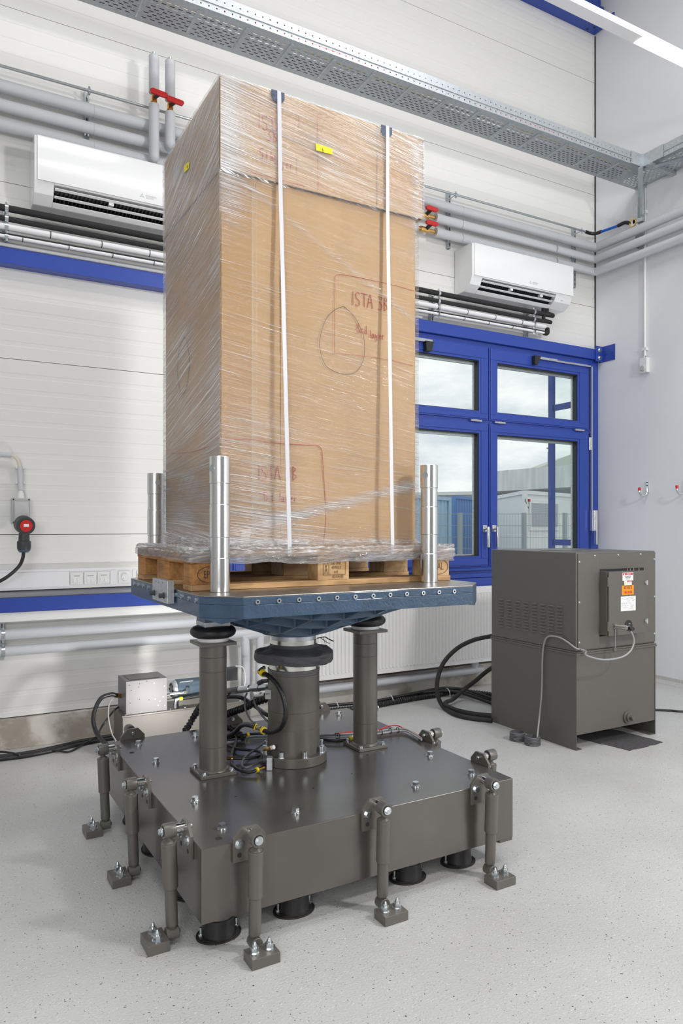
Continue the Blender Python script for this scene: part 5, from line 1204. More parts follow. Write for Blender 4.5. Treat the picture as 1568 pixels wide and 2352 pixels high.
def dens_side(u, v):
    d = .30+.40*nz2(u, v, 21, 4, 8, .4)+.25*sg((v-ZS)/.05)+.35*sg((1.5-v)/.08)-.32*np.exp(-((v-2.2)/.25)**2-((u+2.85)/.15)**2)
    d += .5*np.exp(-((u+LY1)/.05)**2)*sg((1.75-v)/.1)
    return d
base_x = lambda v: np.where(v > ZS-.006, LX0-.0065, KX0-.0085)
sheet('film_left', lambda u, v, d: np.stack([base_x(v)-d, -u, v], -1), (-(LY1+.003), -(LY0-.006)), (BZ+.02, CT+.002), 150, 420, ang_side, lambda u, v: .002*nz2(u, v, 31, 3, 60, .7)+.001*nz2(u, v, 32, 3, 140, .7), dens_side, M['filmside'], False)
sheet('film_right', lambda u, v, d: np.stack([np.where(v > ZS, LX1+.006, KX1+.006)+d, u, v], -1), (LY0-.004, LY1+.003), (BZ+.02, CT+.002), 60, 160, lambda u, v: R(10)+0*v, lambda u, v: .002*nz2(u, v, 41, 3, 60), lambda u, v: .4+0*v, M['filmside'], False)
sheet('film_back', lambda u, v, d: np.stack([u, np.full_like(u, LY1+.005)+d, v], -1), (LX0-.004, LX1+.004), (BZ+.02, CT+.002), 60, 160, lambda u, v: R(10)+0*v, lambda u, v: .002*nz2(u, v, 51, 3, 60), lambda u, v: .4+0*v, M['filmside'], True)
# skirt: film gathered over the pallet deck and its rim, walks round the pallet
def skirt():
    P_ = [(PX0, PY1), (PX0, PY0), (PX1, PY0), (PX1, PY1)]
    Q_ = [(KX0, KY1), (KX0, KY0), (KX1, KY0), (KX1, KY1)]
    per = [0]; 
    for i in range(3): per.append(per[-1]+math.dist(P_[i], P_[i+1]))
    def to3(u, v, d):      # u: along the rim, v: 0 box side .. 1 lower hem
        k = np.clip(np.searchsorted(per, u, side='right')-1, 0, 2); t_ = (u-np.array(per)[k])/(np.array(per)[k+1]-np.array(per)[k])
        Pa, Qa = np.array(P_), np.array(Q_); pr = Pa[k]*(1-t_[..., None])+Pa[k+1]*t_[..., None]; qb = Qa[k]*(1-t_[..., None])+Qa[k+1]*t_[..., None]
        nrm = np.array([(-1, 0), (0, -1), (1, 0)])[k]*1.0
        # round the normals at the corners
        for c_ in (1, 2):
            w_ = np.clip(.5+(u-per[c_])/.10, 0, 1)[..., None]; n0 = np.array([(-1, 0), (0, -1), (1, 0)])
            near = (np.abs(u-per[c_]) < .05)[..., None]; nn_ = n0[c_-1]*(1-w_)+n0[c_]*w_; nn_ = nn_/np.linalg.norm(nn_, axis=-1, keepdims=True); nrm = np.where(near, nn_, nrm)
        out = np.interp(v, [0, .15, .45, .52, 1], [0, .05, .96, 1, 1])[..., None]
        xy = qb*(1-out)+pr*out+nrm*(.008+d)[..., None]
        hem = np.interp(u, [0, per[1], per[1]+.3, per[2]], [.030, .040, .050, .062])*(1+.25*(nz2(u, v*0, 61, 9, 1)-.5))
        top = BZ+.004; rise = np.interp(u, [0, per[1]*.5, per[1], per[2]], [.05, .055, .04, .03])
        z = np.where(v < .15, top+rise*(1-v/.15)+.004, np.where(v < .5, top+.006, top-(v-.5)/.5*hem))+.8*d*(v > .12)*(v < .6)
        return np.concatenate([xy, z[..., None]], -1)
    sheet('film_skirt', to3, (0, per[3]-.02), (0, 1), 900, 40, lambda u, v: R(-2)+0*v, lambda u, v: .014*nz2(u, v, 62, 34, 3, .2)*(v > .05)+.006*nz2(u, v, 63, 90, 8, .4)-.004,
          lambda u, v: .55+.5*nz2(u, v, 64, 14, 5)+.3*np.exp(-((u-.8)/.12)**2)-.35*(u > 1.3)*(v < .45), M['filmskirt'], False)
skirt()

# =================================================================== HYDRAULIC CABINET
QX, QY, QW, QD = 3.467, 3.193, .742, .785
cb = thing('hydraulic_cabinet', 'tall dark grey steel cabinet with louvres and control box by the window', 'cabinet', (QX, QY, 0))
def bw(name, *a, m='hammer', bv=.002, par=None, **k): return build(name, B(*a), M[m], par or cb, smooth=0, bevel=bv)
bw('lower_tank', QX+.004, QX+QW-.004, QY+.004, QY+QD, .094, .588)
bw('side_sheet', QX, QX+.0038, QY, QY+QD, .0, .590); bw('side_sheet', QX+QW-.0038, QX+QW, QY, QY+QD, .0, .590)
bw('foot_flange', QX+.004, QX+.052, QY+.002, QY+QD-.05, .0, .005); bw('foot_flange', QX+QW-.052, QX+QW-.004, QY+.002, QY+QD-.05, 0, .005)
bw('rim', QX-.006, QX+QW+.006, QY-.006, QY+QD+.006, .5885, .600)
bw('rim', QX-.003, QX+QW+.003, QY-.003, QY+QD+.003, .6003, .612, bv=.003)
bw('upper_housing', QX, QX+QW, QY+.004, QY+QD, .6125, 1.227, bv=.006)
# front panel with a cut-out round the control box
ctl, ctr = at_y(1376.4, 1400, QY).x, at_y(1477.5, 1400, QY).x
czt, czb = at_y(1376.4, 1308, QY).z, at_y(1376.4, 1462, QY).z
fp_ = MB(); rect_frame(fp_, QX+.012, QX+QW-.004, .622, 1.218, ctl-QX-.012, QX+QW-.004-ctr, czb-.622, 1.218-czt, QY-.001, QY+.0035)
build('front_panel', fp_, M['hammer'], cb, smooth=0, bevel=.0008)
bw('recess', ctl, ctr, QY+.0036, QY+.0040, czb, czt, m='darkgap', bv=0)
for px_ in (1440, 1447, 1455, 1467): 
    p = at_y(px_, 1308, QY); bw('grille_bar', p.x, p.x+.003, QY+.001, QY+.003, czt-.03, czt, m='lgrey', bv=0)
for px_, py_ in ((1366, 1276.5), (1419.5, 1275), (1471, 1273), (1502.5, 1284.5), (1503, 1370), (1503, 1455.5), (1330.5, 1291), (1330.5, 1384), (1330.5, 1476.5)):
    p = at_y(px_, py_, QY-.002); build('panel_screw', MB().cyl((p.x, QY-.0012, p.z), (p.x, QY-.0045, p.z), .0065, .0045, n=12), M['zinc'], cb)
build('top_disc', MB().cyl((QX+.37, QY+.40, 1.2272), (QX+.37, QY+.40, 1.2305), .20, n=56), M['grey'], cb)
# louvres on the left side
for i in range(8):
    pt = at_x(1150.8+i*19.2, 1392, QX)
    for j in range(10):
        z = .885-j*.0206
        lv = MB().add([(QX, pt.y-.024, z), (QX, pt.y+.024, z), (QX, pt.y+.024, z-.011), (QX, pt.y-.024, z-.011), (QX-.010, pt.y-.019, z-.009), (QX-.010, pt.y+.019, z-.009), (QX-.0045, pt.y-.021, z-.0005), (QX-.0045, pt.y+.021, z-.0005)],
            [(0, 1, 7, 6), (6, 7, 5, 4), (4, 5, 2, 3), (0, 6, 4, 3), (1, 2, 5, 7)])
        build('louvre', lv, M['hammer'], cb, smooth=0)
# control box
Y2 = at_x(1397, 1400, ctl).y; cxr = at_y(1482.5, 1400, Y2).x; cz1, cz0 = at_y(1398.5, 1314.5, Y2).z, at_y(1398.5, 1461, Y2).z
box_ = build('control_box', B(ctl, cxr-.004, Y2+.013, QY+.003, cz0, cz1), M['grey'], cb, smooth=0, bevel=.002)
dr = build('door', B(ctl+.004, cxr, Y2, Y2+.012, cz0-.002, cz1+.002), M['hammer'], box_, smooth=0, bevel=.002)
build('hinge', MB().cyl((ctl+.001, Y2+.006, cz1-.03), (ctl+.001, Y2+.006, cz1-.09), .005, n=10).cyl((ctl+.001, Y2+.006, cz0+.03), (ctl+.001, Y2+.006, cz0+.09), .005, n=10), M['grey'], box_)
for py_ in (1338, 1426): p = at_y(1483, py_, Y2); build('latch', MB().cyl((p.x, Y2-.001, p.z), (p.x, Y2-.008, p.z), .011, n=12).box(p.x-.004, p.x+.004, Y2-.012, Y2-.001, p.z-.016, p.z+.016), M['lgrey'], box_)
def rect_px(a, b, c, d, Y): p, q = at_y(a, b, Y), at_y(c, d, Y); return p.x, q.x, q.z, p.z
K = .0012
def sticker(name, a, b, c, d, m, lab=None):
    x0, x1, z0, z1 = rect_px(a, b, c, d, Y2); o = build(name, B(x0, x1, Y2-K, Y2-.0002, z0, z1), M[m], box_, smooth=0)
    if lab: o['label'] = lab
    return x0, x1, z0, z1
x0, x1, z0, z1 = sticker('warning_label', 1428.8, 1315.5, 1453.5, 1333, 'paper', 'white sticker headed DANGER in red')
build('red_header', B(x0+.004, x1-.004, Y2-.0016, Y2-K-.0001, z1-.016, z1-.003), M['red'], box_, smooth=0)
build('hazard_triangle', MB().prism([(-.006, -.004), (.006, -.004), (0, .006)], lambda u, v, h: (x0+.018+u, Y2-.0019-h, z1-.0095+v), 0, .0002), M['paper'], box_, smooth=0)
xm_ = (x0+x1)/2; TY = Y2-.0022
text('DANGER', (xm_+.008, TY, z1-.0098), .0105, M['paper'], box_)
for k, s_ in enumerate(('DO NOT OPEN UNDER VOLTAGE', 'DISCONNECT POWER BEFORE', 'OPENING THE PANEL')): text(s_, (xm_, TY+.0006, z1-.024-k*.0085), .0058 if k else .0062, M['ink'], box_, sx=.62)
x0, x1, z0, z1 = sticker('warning_label', 1433, 1333.6, 1450, 1345, 'paper', 'small white sticker with yellow triangle')
build('hazard_triangle', MB().prism([(-.008, -.007), (.008, -.007), (0, .009)], lambda u, v, h: (x0+.014+u, Y2-.0016-h, (z0+z1)/2-.001+v), 0, .0003), M['tagyellow'], box_, smooth=0)
build('red_header', B(x0+.026, x1-.002, Y2-.0016, Y2-K-.0001, z1-.009, z1-.002), M['red'], box_, smooth=0); text('DANGER', ((x0+.026+x1)/2, TY, z1-.0058), .0062, M['paper'], box_, sx=.7)
for k in range(3): build('printed_line', B(x0+.027, x1-.004-.004*k, Y2-.0014, Y2-K-.0001, z1-.014-k*.005, z1-.0128-k*.005), M['cable'], box_, smooth=0)
x0, x1, z0, z1 = sticker('voltage_label', 1427.5, 1345.2, 1454.6, 1365.2, 'orange', 'orange sticker 415 VOLTS THREE PHASE')
text('415 VOLTS', ((x0+x1)/2, TY, (z0+z1)/2+.0145), .026, M['ink'], box_, sx=.62); text('THREE PHASE', ((x0+x1)/2, TY, (z0+z1)/2-.0145), .024, M['darkred'], box_, sx=.56)
build('divider', B(x0, x1, Y2-.0015, Y2-K-.0001, (z0+z1)/2-.0005, (z0+z1)/2+.0005), M['darkred'], box_, smooth=0)
x0, x1, z0, z1 = sticker('rating_label', 1425, 1370.5, 1459, 1401.5, 'paper', 'white rating plate with small print')
rr_ = random.Random(2)
for k in range(13):
    z = z1-.007-k*.0058; x = x0+.006
    if k in (5, 8): continue
    while x < x1-.02:
        w = rr_.uniform(.006, .022)
        if rr_.random() < .65: build('printed_line', B(x, min(x+w, x1-.005), Y2-.0014, Y2-K-.0001, z-.001, z+.0008), M['cable'], box_, smooth=0)
        x += w+.005
p = at_y(1442.6, 1436, Y2)
sw = build('switch_plate', MB().cyl((p.x, Y2-.0005, p.z), (p.x, Y2-.005, p.z), .033, n=40), M['black'], box_, bevel=.001)
text('OFF', (p.x+.004, Y2-.0058, p.z+.010), .008, M['paper'], box_); build('switch_mark', MB().box(p.x-.002, p.x+.0005, Y2-.0058, Y2-.0052, p.z-.020, p.z-.002).box(p.x-.012, p.x+.010, Y2-.0058, Y2-.0052, p.z-.006, p.z-.004), M['paper'], box_, smooth=0)
c = at_y(1411, 1438, Y2)
build('connector', MB().cyl((c.x, Y2-.0005, c.z), (c.x, Y2-.006, c.z), .020, n=4, ph=R(45)).cyl((c.x, Y2-.006, c.z), (c.x+.012, Y2-.045, c.z-.002), .013, n=18).cyl((c.x+.012, Y2-.045, c.z-.002), (c.x+.020, Y2-.07, c.z-.003), .0155, n=18).cyl((c.x+.02, Y2-.07, c.z-.003), (c.x+.025, Y2-.085, c.z-.004), .012, n=8), M['yelsteel'], box_)
e0 = Vector((c.x+.026, Y2-.088, c.z-.004))
Y3 = Y2-.10
build('cable_boot', MB().tube([e0, e0+Vector((.02, -.012, -.004)), at_y(1445, 1446, Y3)], .0115, 10), M['rubber'], box_)
chn = MB()
cc = at_y(1412.5, 1447, Y2-.004); ce = at_y(1412.5, 1487, Y2-.008)
for k in range(22): q = cc+(ce-cc)*(k/21); chn.sphere((q.x, q.y, q.z), .0026, 6, 4)
chn_ = build('chain', chn, M['zinc'], box_); build('cap', MB().cyl((ce.x, ce.y-.002, ce.z-.012), (ce.x, ce.y+.010, ce.z-.012), .015, n=22), M['grey'], box_, bevel=.001)
p = at_y(1441, 1647, QY)
build('drain_plug', MB().cyl((p.x, QY+.004, p.z), (p.x, QY-.008, p.z), .040, n=32).cyl((p.x, QY-.008, p.z), (p.x, QY-.022, p.z), .027, n=28).cyl((p.x+.002, QY-.022, p.z), (p.x+.002, QY-.045, p.z), .017, n=4, ph=.5), M['grey'], cb, bevel=.0015)
t = thing('control_cable', 'thin grey cable looping from control box over the cabinet side', 'cable', (QX, QY, .0))
pc = [at_y(1445.5, 1446.5, Y3)]+[at_y(a, b, Y3+.0) for a, b in ((1453, 1460), (1455, 1476), (1448, 1494), (1430, 1508), (1402, 1514.5), (1375, 1514), (1345, 1504.5))]
xs_ = QX-.008
pc += [Vector((QX+.05, QY-.03, at_y(1332, 1497, QY-.03).z)), Vector((QX+.005, QY-.022, at_y(1326, 1493, QY-.03).z)), Vector((QX-.016, QY-.004, at_y(1322, 1490, QY-.03).z))]+[at_x(a, b, xs_-.004) for a, b in ((1302, 1474), (1285, 1464.5), (1266, 1461), (1254, 1466), (1248, 1485), (1245, 1520), (1244.5, 1560))]
pc += [at_x(1243, 1600, xs_-.012), at_x(1238, 1650, xs_-.03), Vector((QX-.115, at_x(1234, 1690, QX-.115).y, .06)), Vector((QX-.115, at_x(1234, 1690, QX-.115).y, .02))]
build('sheath', MB().tube(pc, .0055, 8), M['cable'], t)
build('cable_tie', MB().torus((pc[9].x, pc[9].y, pc[9].z), .0065, .002, 12, 6), M['black'], t)
for px_, py_, lab in ((1188, 1694, 'cut grey corrugated duct stub at left of the pair on floor'), (1222.5, 1704, 'cut grey corrugated duct stub with cable, against the cabinet')):
    p = at_z(px_, py_+6, 0); p.z = 0
    t = thing('duct_stub', lab, 'duct', p, group='corrugated duct stubs in the floor')
    pr = []
    for k in range(6): pr += [(.047, .002+k*.009), (.051, .005+k*.009), (.047, .009+k*.009)]
    rr = pr+[(.043, .055), (.043, .004)]
    build('corrugated_tube', MB().lathe(rr, (p.x, p.y, 0), 28, closed=True), M['dcable'], t, smooth=20)
    build('sealing', MB().cyl((p.x, p.y, .001), (p.x, p.y, .030), .042, n=24), M['black'], t)
rn = random.Random(5); fpz = [at_z(a, b, 0) for a, b in ((1340, 1700), (1446, 1724.5), (1524, 1706), (1462, 1689), (1405, 1676), (1300, 1680))]
t = thing('felt_mat', 'dark grey felt mat lying under the cabinet on the floor', 'mat', (fpz[0].x, fpz[0].y, 0))
ol = []
for k in range(len(fpz)):
    a, b = fpz[k], fpz[(k+1) % len(fpz)]
    for j in range(8): q = a+(b-a)*(j/8); ol.append((q.x+rn.uniform(-.006, .006), q.y+rn.uniform(-.006, .006)))
build('felt', MB().prism(ol, lambda u, v, h: (u, v, h), .0004, .0035), M['felt'], t, smooth=0)
t = thing('power_cable', 'black cable leaving the cabinet along floor to the right', 'cable', at_z(1500, 1631, .01))
build('sheath', MB().tube([at_z(1470, 1628, .008), at_z(1506, 1630.5, .008), at_z(1540, 1632, .008), at_z(1568, 1634, .008), at_z(1640, 1633, .008)], .008, 8), M['hose'], t)

# =================================================================== HOSES BEHIND THE CABINET AND ALONG THE WALL
def cable(name, label, pts, r, m, cat='hose', k=8, n=10, group=None):
    t = thing(name, label, cat, pts[0], group=group); build('sheath', MB().tube(pts, r, n, k), M[m], t, smooth=60); return t
def spiral(name, label, pts, r, group=None, pitch=.022, sr=.004):
    t = thing(name, label, 'hose', pts[0], group=group)
    build('hose', MB().tube(pts, r, 12), M['hose'], t, smooth=60)
    P = smooth_path(pts, 24); L = [0]
    for i in range(1, len(P)): L.append(L[-1]+(P[i]-P[i-1]).length)
    tot = L[-1]; N_ = int(tot/pitch*10); q = []; mbx = MB()
    for s_ in range(N_+1):
        d = tot*s_/N_; i = max(0, min(len(P)-2, next((k for k in range(len(L)) if L[k] > d), len(L)-1)-1))
        f_ = (d-L[i])/max(1e-6, L[i+1]-L[i]); c_ = P[i].lerp(P[i+1], f_); dr_ = (P[i+1]-P[i]).normalized(); a_, b_ = mbx.frame(dr_); an = 2*math.pi*d/pitch
        q.append(c_+(a_*math.cos(an)+b_*math.sin(an))*(r+sr*.3))
    build('spiral_wrap', mbx.tube(q, sr, 5, smooth=False), M['rubber'], t, smooth=60); return t
zf = lambda a, b, z: at_z(a, b, z)
cable('thick_hose', 'thick black hose in a wide loop left of cabinet', [at_d(1135, 1461, 5.33), at_d(1123, 1462, 5.36), at_d(1085, 1471, 5.44), at_d(1050, 1489, 5.5), at_d(1022, 1517, 5.5), at_d(1008, 1546, 5.5), at_d(1003, 1577, 5.5), at_d(1007, 1604, 5.52), zf(1020, 1626, .017), zf(1046, 1641, .017), zf(1080, 1649, .017), zf(1130, 1655, .017)], .0165, 'dusty')
cable('thick_hose', 'second thick black hose crossing diagonally inside the loop', [at_d(1135, 1530, 5.6), at_d(1115, 1544, 5.66), at_d(1090, 1565, 5.72), at_d(1065, 1584, 5.76), zf(1040, 1606, .045), zf(1026, 1612, .05), zf(1022, 1618, .045), zf(1045, 1630, .02), zf(1085, 1639, .017), zf(1130, 1644, .017)], .0165, 'dusty')
spiral('spiral_hose', 'spiral wrapped black hose lying along the wall base right of block', [zf(740, 1634, .022), zf(800, 1628, .022), zf(850, 1622, .022), zf(900, 1613, .022), zf(950, 1604, .022), zf(1000, 1596, .024), zf(1040, 1590, .03), zf(1080, 1590, .03), zf(1140, 1597, .03)], .017)
cable('floor_cable', 'upper of the black cables lying over the spiral hose', [zf(735, 1622, .03), zf(850, 1612, .04), zf(930, 1597, .05), zf(1000, 1583, .06), zf(1040, 1581, .07), zf(1080, 1588, .05), zf(1140, 1608, .03)], .0125, 'hose')
cable('floor_cable', 'lower black cable bending down towards the cabinet', [zf(900, 1602, .03), zf(1000, 1588, .05), zf(1045, 1588, .05), zf(1085, 1600, .03), zf(1135, 1618, .016)], .0125, 'hose')
cable('floor_cable', 'black cable ending low behind the cabinet corner', [zf(1010, 1590, .03), zf(1060, 1588, .05), zf(1095, 1598, .03), zf(1140, 1612, .016)], .011, 'hose')
for a, b in ((897, 1607), (1027, 1591), (772, 1623)):
    c = zf(a, b, .035); t = thing('cable_tie', 'white cable tie round the floor hoses, '+{897: 'right of right column', 1027: 'inside the hose loop', 772: 'right of actuator'}[a], 'tie', c, group='white cable ties'); build('band', MB().tube([c+Vector((0, -.034, -.026)), c+Vector((-.002, -.034, .01)), c+Vector((-.004, -.01, .036)), c+Vector((-.004, .02, .03))], .0028, 6), M['white'], t)

# =================================================================== SMALL PUMP UNIT AT LEFT
UX, UY = .972, 4.35
pu = thing('pump_unit', 'low dark grey oil tank of the pump unit behind the block', 'tank', (UX, UY, 0))
build('tank', B(UX, 1.78, UY, 4.58, .0, .262), M['hammer'], pu, smooth=0, bevel=.003)
build('tank_lid', B(UX-.003, 1.783, UY-.003, 4.583, .2625, .272), M['grey'], pu, smooth=0, bevel=.001)
for k in range(9): build('lid_screw', MB().cyl((UX+.02+k*.09, UY+.012, .272), (UX+.02+k*.09, UY+.012, .277), .005, n=8), M['zinc'], pu)
build('side_screw', MB().cyl((UX+.02, 4.54, .272), (UX+.02, 4.54, .277), .005, n=8), M['zinc'], pu)
eb = thing('electric_box', 'square hammered grey electrical box standing on the oil tank', 'box', (.994, 4.358, .2725))
build('body', B(.994, 1.240, 4.358, 4.57, .2725, .471), mat('grey_powder_coat', (.20, .19, .195), .42, metal=.0, spec=.35, bump=.12, bscale=500), eb, smooth=0, bevel=.002)
build('lid', MB().box(1.02, 1.20, 4.385, 4.545, .4713, .4735), M['grey'], eb, smooth=0, bevel=.001)
for fx, fz in ((.08, .88), (.32, .90), (.30, .80), (.68, .87), (.93, .75), (.10, .35), (.32, .42), (.55, .38), (.70, .38), (.82, .30), (.90, .42), (.78, .18), (.94, .15), (.12, .72), (.5, .95)):
    build('rivet_hole', MB().cyl((.994+.246*fx, 4.3575, .2725+.1985*fz), (.994+.246*fx, 4.3570, .2725+.1985*fz), .0028, n=8), M['darkgap' if fx < .6 else 'zinc'], eb)
mo = thing('pump_motor', 'dark blue round electric motor lying on the oil tank', 'motor', (1.29, 4.45, .273))
my, mz = 4.45, .372
build('body', MB().lathe([(.058, 0), (.062, .004), (.062, .30), (.056, .305)], (1.32, my, mz), 36, 'x'), M['motor'], mo)
build('end_bell', MB().lathe([(.020, -.030), (.045, -.028), (.056, -.015), (.0575, -.001)], (1.32, my, mz), 30, 'x'), M['aluraw'], mo)
for k in range(8):
    a = 2*math.pi*k/8; build('vent_slot', MB().cyl((1.2905, my+.036*math.cos(a), mz+.036*math.sin(a)), (1.2895, my+.036*math.cos(a), mz+.036*math.sin(a)), .008, n=8), M['darkgap'], mo)
build('rating_label', B(1.335, 1.42, my-.04, my-.02, mz+.0525, mz+.0535, rot=Matrix.Rotation(R(25), 3, 'X')), M['paper'], mo, smooth=0)
build('cradle', B(1.33, 1.60, 4.42, 4.48, .2725, .318), M['grey'], mo, smooth=0)
t = thing('conduit_fitting', 'bright zinc conduit and elbow joining electrical box to motor', 'fitting', (1.241, 4.40, .37))
build('tube', MB().cyl((1.241, 4.385, .362), (1.262, 4.385, .362), .014, n=8).cyl((1.262, 4.385, .362), (1.345, 4.37, .364), .009, n=14).tube([(1.345, 4.37, .364), (1.365, 4.368, .368), (1.375, 4.375, .39)], .012, 10), M['zinc'], t)
build('elbow_fitting', MB().tube([(1.295, 4.375, .2755), (1.295, 4.375, .305), (1.30, 4.372, .325), (1.318, 4.368, .330)], .010, 8, smooth=False), M['zinc'], t)
build('brass_nut', MB().cyl((1.318, 4.368, .330), (1.338, 4.366, .331), .0115, n=12), M['yellow'], t)
def fit(name, p, q, r, parent): build(name+'', MB().cyl(p, Vector(p).lerp(Vector(q), .35), r*1.05, n=12).cyl(Vector(p).lerp(Vector(q), .35), q, r*.9, n=12), M['brass'], parent); return build('yellow_ring', MB().cyl(Vector(p).lerp(Vector(q), .85), q, r*1.25, n=16), M['yellow'], parent)
h = cable('hydraulic_hose', 'black hose from elbow fitting passing behind the left column', [(1.338, 4.366, .331), (1.40, 4.36, .335), (1.50, 4.34, .345), (1.70, 4.25, .37), (1.9, 4.2, .36)], .0115, 'hose')
h = cable('hydraulic_hose', 'thick black hose bowing out left of electrical box to floor', [at_d(267, 1597, 4.36), at_d(255, 1595, 4.34), at_d(233, 1603, 4.3), at_d(219, 1627, 4.25), at_d(214, 1652, 4.22), at_d(219, 1677, 4.18), at_d(232, 1698, 4.1), at_d(250, 1714, 4.0), at_d(262, 1722, 3.9)], .0125, 'hose')
build('brass_connector', MB().cyl(at_d(279, 1599, 4.40), at_d(267, 1597, 4.36), .014, n=8), M['brass'], h)
cable('signal_cable', 'thin grey cable hanging from electrical box', [at_d(266, 1602, 4.36), at_d(257, 1606, 4.33), at_d(250, 1620, 4.3), at_d(249, 1650, 4.25), at_d(256, 1683, 4.2), at_d(266, 1702, 4.15)], .0045, 'cable', 'cable')
cable('signal_cable', 'thin black cable trailing from electrical box to floor at left', [at_d(272, 1624, 4.4), at_d(262, 1632, 4.35), at_d(247, 1650, 4.35), at_d(232, 1672, 4.35), zf(222, 1692, .06), zf(196, 1706, .02), zf(170, 1722, .009), zf(155, 1727, .008), zf(135, 1725, .012), zf(112, 1722, .02)], .006, 'hose', 'cable')
for k, (o_y, lab) in enumerate(((0, 'nearer'), (-6, 'farther'))):
    cable('floor_duct', 'flat black floor cable duct at left, the %s strand' % lab, [zf(-60, 1753+o_y, .012), zf(0, 1744+o_y, .012), zf(60, 1736+o_y, .012), zf(120, 1724+o_y, .012), zf(180, 1710+o_y, .012), zf(240, 1699+o_y, .012), zf(300, 1690+o_y, .012)], .0125, 'hose')
cable('signal_cable', 'thin black cable lying in front of the concrete plinth at left edge', [zf(-20, 1729, .01), zf(0, 1727, .015), zf(25, 1729, .02), zf(45, 1734, .03)], .006, 'hose', 'cable')
t = thing('relay_box', 'small dark relay box behind the left column', 'box', at_d(533, 1560, 4.9))
c = at_y(534, 1550, 4.70); build('body', B(c.x-.05, c.x+.03, 4.68, 4.74, c.z-.035, c.z+.05), M['dgrey'], t, smooth=0, bevel=.003)
build('bracket', B(c.x-.02, c.x+.0, 4.741, YB-.001, c.z-.02, c.z+.02), M['galv'], t, smooth=0)
cable('signal_cable', 'thin white wire curling from the relay box', [at_d(541, 1530, 4.95), at_d(556, 1532, 4.95), at_d(562, 1545, 4.95), at_d(563, 1562, 4.95), at_d(560, 1585, 4.9)], .004, 'white', 'cable')

# =================================================================== HOSES AND FITTINGS ON THE SHAKER
t = cable('hydraulic_hose', 'black hose arching across the front of the actuator', [at_d(603, 1547, 3.10), at_d(617, 1553, 3.07), at_d(636, 1572, 3.04), at_d(650, 1600, 3.02), at_d(656, 1630, 3.01), at_d(653, 1655, 3.01), at_d(642, 1674, 3.03), at_d(624, 1682, 3.06), at_d(607, 1679, 3.09)], .0105, 'hose')
build('brass_fitting', MB().cyl(at_d(596, 1543, 3.12), at_d(603, 1547, 3.10), .0115, n=12).cyl(at_d(598, 1674, 3.11), at_d(607, 1679, 3.09), .0115, n=12).cyl(at_d(586, 1669, 3.13), at_d(592, 1671, 3.12), .0115, n=12), M['brass'], t)
build('steel_elbow', MB().tube([at_d(608, 1533, 3.16), at_d(600, 1537, 3.15), at_d(594, 1543, 3.13)], .0085, 8).cyl(at_d(591, 1671, 3.12), at_d(599, 1674, 3.11), .009, n=6), M['zinc'], t)
for a, b, d1, c_, e_, d2 in ((601, 1544, 3.105, 605, 1548, 3.095), (603, 1677, 3.10, 607, 1679, 3.09), (584.5, 1668.5, 3.13, 588, 1670, 3.13)): build('yellow_ring', MB().cyl(at_d(a, b, d1), at_d(c_, e_, d2), .0155, n=16), M['yellow'], t)
cable('hydraulic_hose', 'black hose snaking left from fitting towards the left column', [at_d(586, 1669, 3.13), at_d(565, 1664, 3.2), at_d(552, 1668, 3.25), at_d(541, 1680, 3.28), at_d(528, 1688, 3.3), at_d(515, 1690, 3.32), at_d(490, 1692, 3.4)], .0105, 'hose')
t = cable('hydraulic_hose', 'thick armoured hose entering actuator through silver ferrule', [at_d(480, 1590, 3.9), at_d(520, 1588, 3.62), at_d(536, 1586, 3.5), at_d(551, 1584, 3.42)], .017, 'hose')
build('ferrule', MB().cyl(at_d(551, 1584, 3.42), at_d(574, 1581, 3.37), .0165, .0175, n=22).cyl(at_d(574, 1581, 3.37), at_d(583, 1580, 3.35), .013, n=18), M['zinc'], t)
build('union_nut', MB().cyl(at_d(581, 1580, 3.35), at_d(597, 1579, 3.32), .019, n=6).cyl(at_d(597, 1579, 3.32), at_d(624, 1576, 3.28), .0155, n=6), M['zinc'], t)
spiral('spiral_hose', 'spiral wrapped black hose rising to the actuator from left', [at_d(500, 1650, 3.6), at_d(527, 1638, 3.5), at_d(560, 1626, 3.42), at_d(590, 1612, 3.36), at_d(622, 1602, 3.31)], .0135)
spiral('spiral_hose', 'spiral wrapped black hose coming up left of left column', [at_d(424, 1680, 3.75), at_d(436, 1662, 3.8), at_d(448, 1642, 3.8), at_d(462, 1622, 3.75), at_d(490, 1605, 3.7)], .0135)
spiral('spiral_hose', 'coiled dark hose on block beside the left column', [at_z(515, 1672, .40), at_z(530, 1672, .40), at_z(545, 1684, .38), at_z(560, 1696, .365)], .013)
t = thing('sensor_block', 'small pale connector block with number label on actuator side', 'connector', at_d(612, 1600, 3.2))
build('block', MB().box(-.016, .016, -.013, .013, -.020, .020, rot=Matrix.Rotation(R(-29), 3, 'Z'), c=(0, 0, 0)), M['lgrey'], t, local=True, smooth=0, bevel=.001)
t.location = at_d(617, 1594, 3.20)
text('DSP1', tuple(at_d(614, 1594, 3.182)), .010, M['ink'], t, rot=(R(90), 0, R(-29)))
build('plug', MB().cyl(at_d(609, 1596, 3.22), at_d(588, 1599, 3.26), .010, n=12).cyl(at_d(600, 1597, 3.24), at_d(594, 1598, 3.25), .0125, n=12), M['yelsteel'], t)
build('side_valve', MB().cyl(at_d(617, 1563, 3.22), at_d(603, 1565, 3.26), .009, n=8).cyl(at_d(603, 1565, 3.26), at_d(594, 1569, 3.28), .011, n=8), M['dgrey'], t)
cable('signal_cable', 'thin dark cable dropping from actuator plug behind hoses', [at_d(588, 1599, 3.26), at_d(583, 1604, 3.27), at_d(587, 1620, 3.27), at_d(603, 1645, 3.25), at_d(620, 1662, 3.24)], .0045, 'dcable', 'cable')
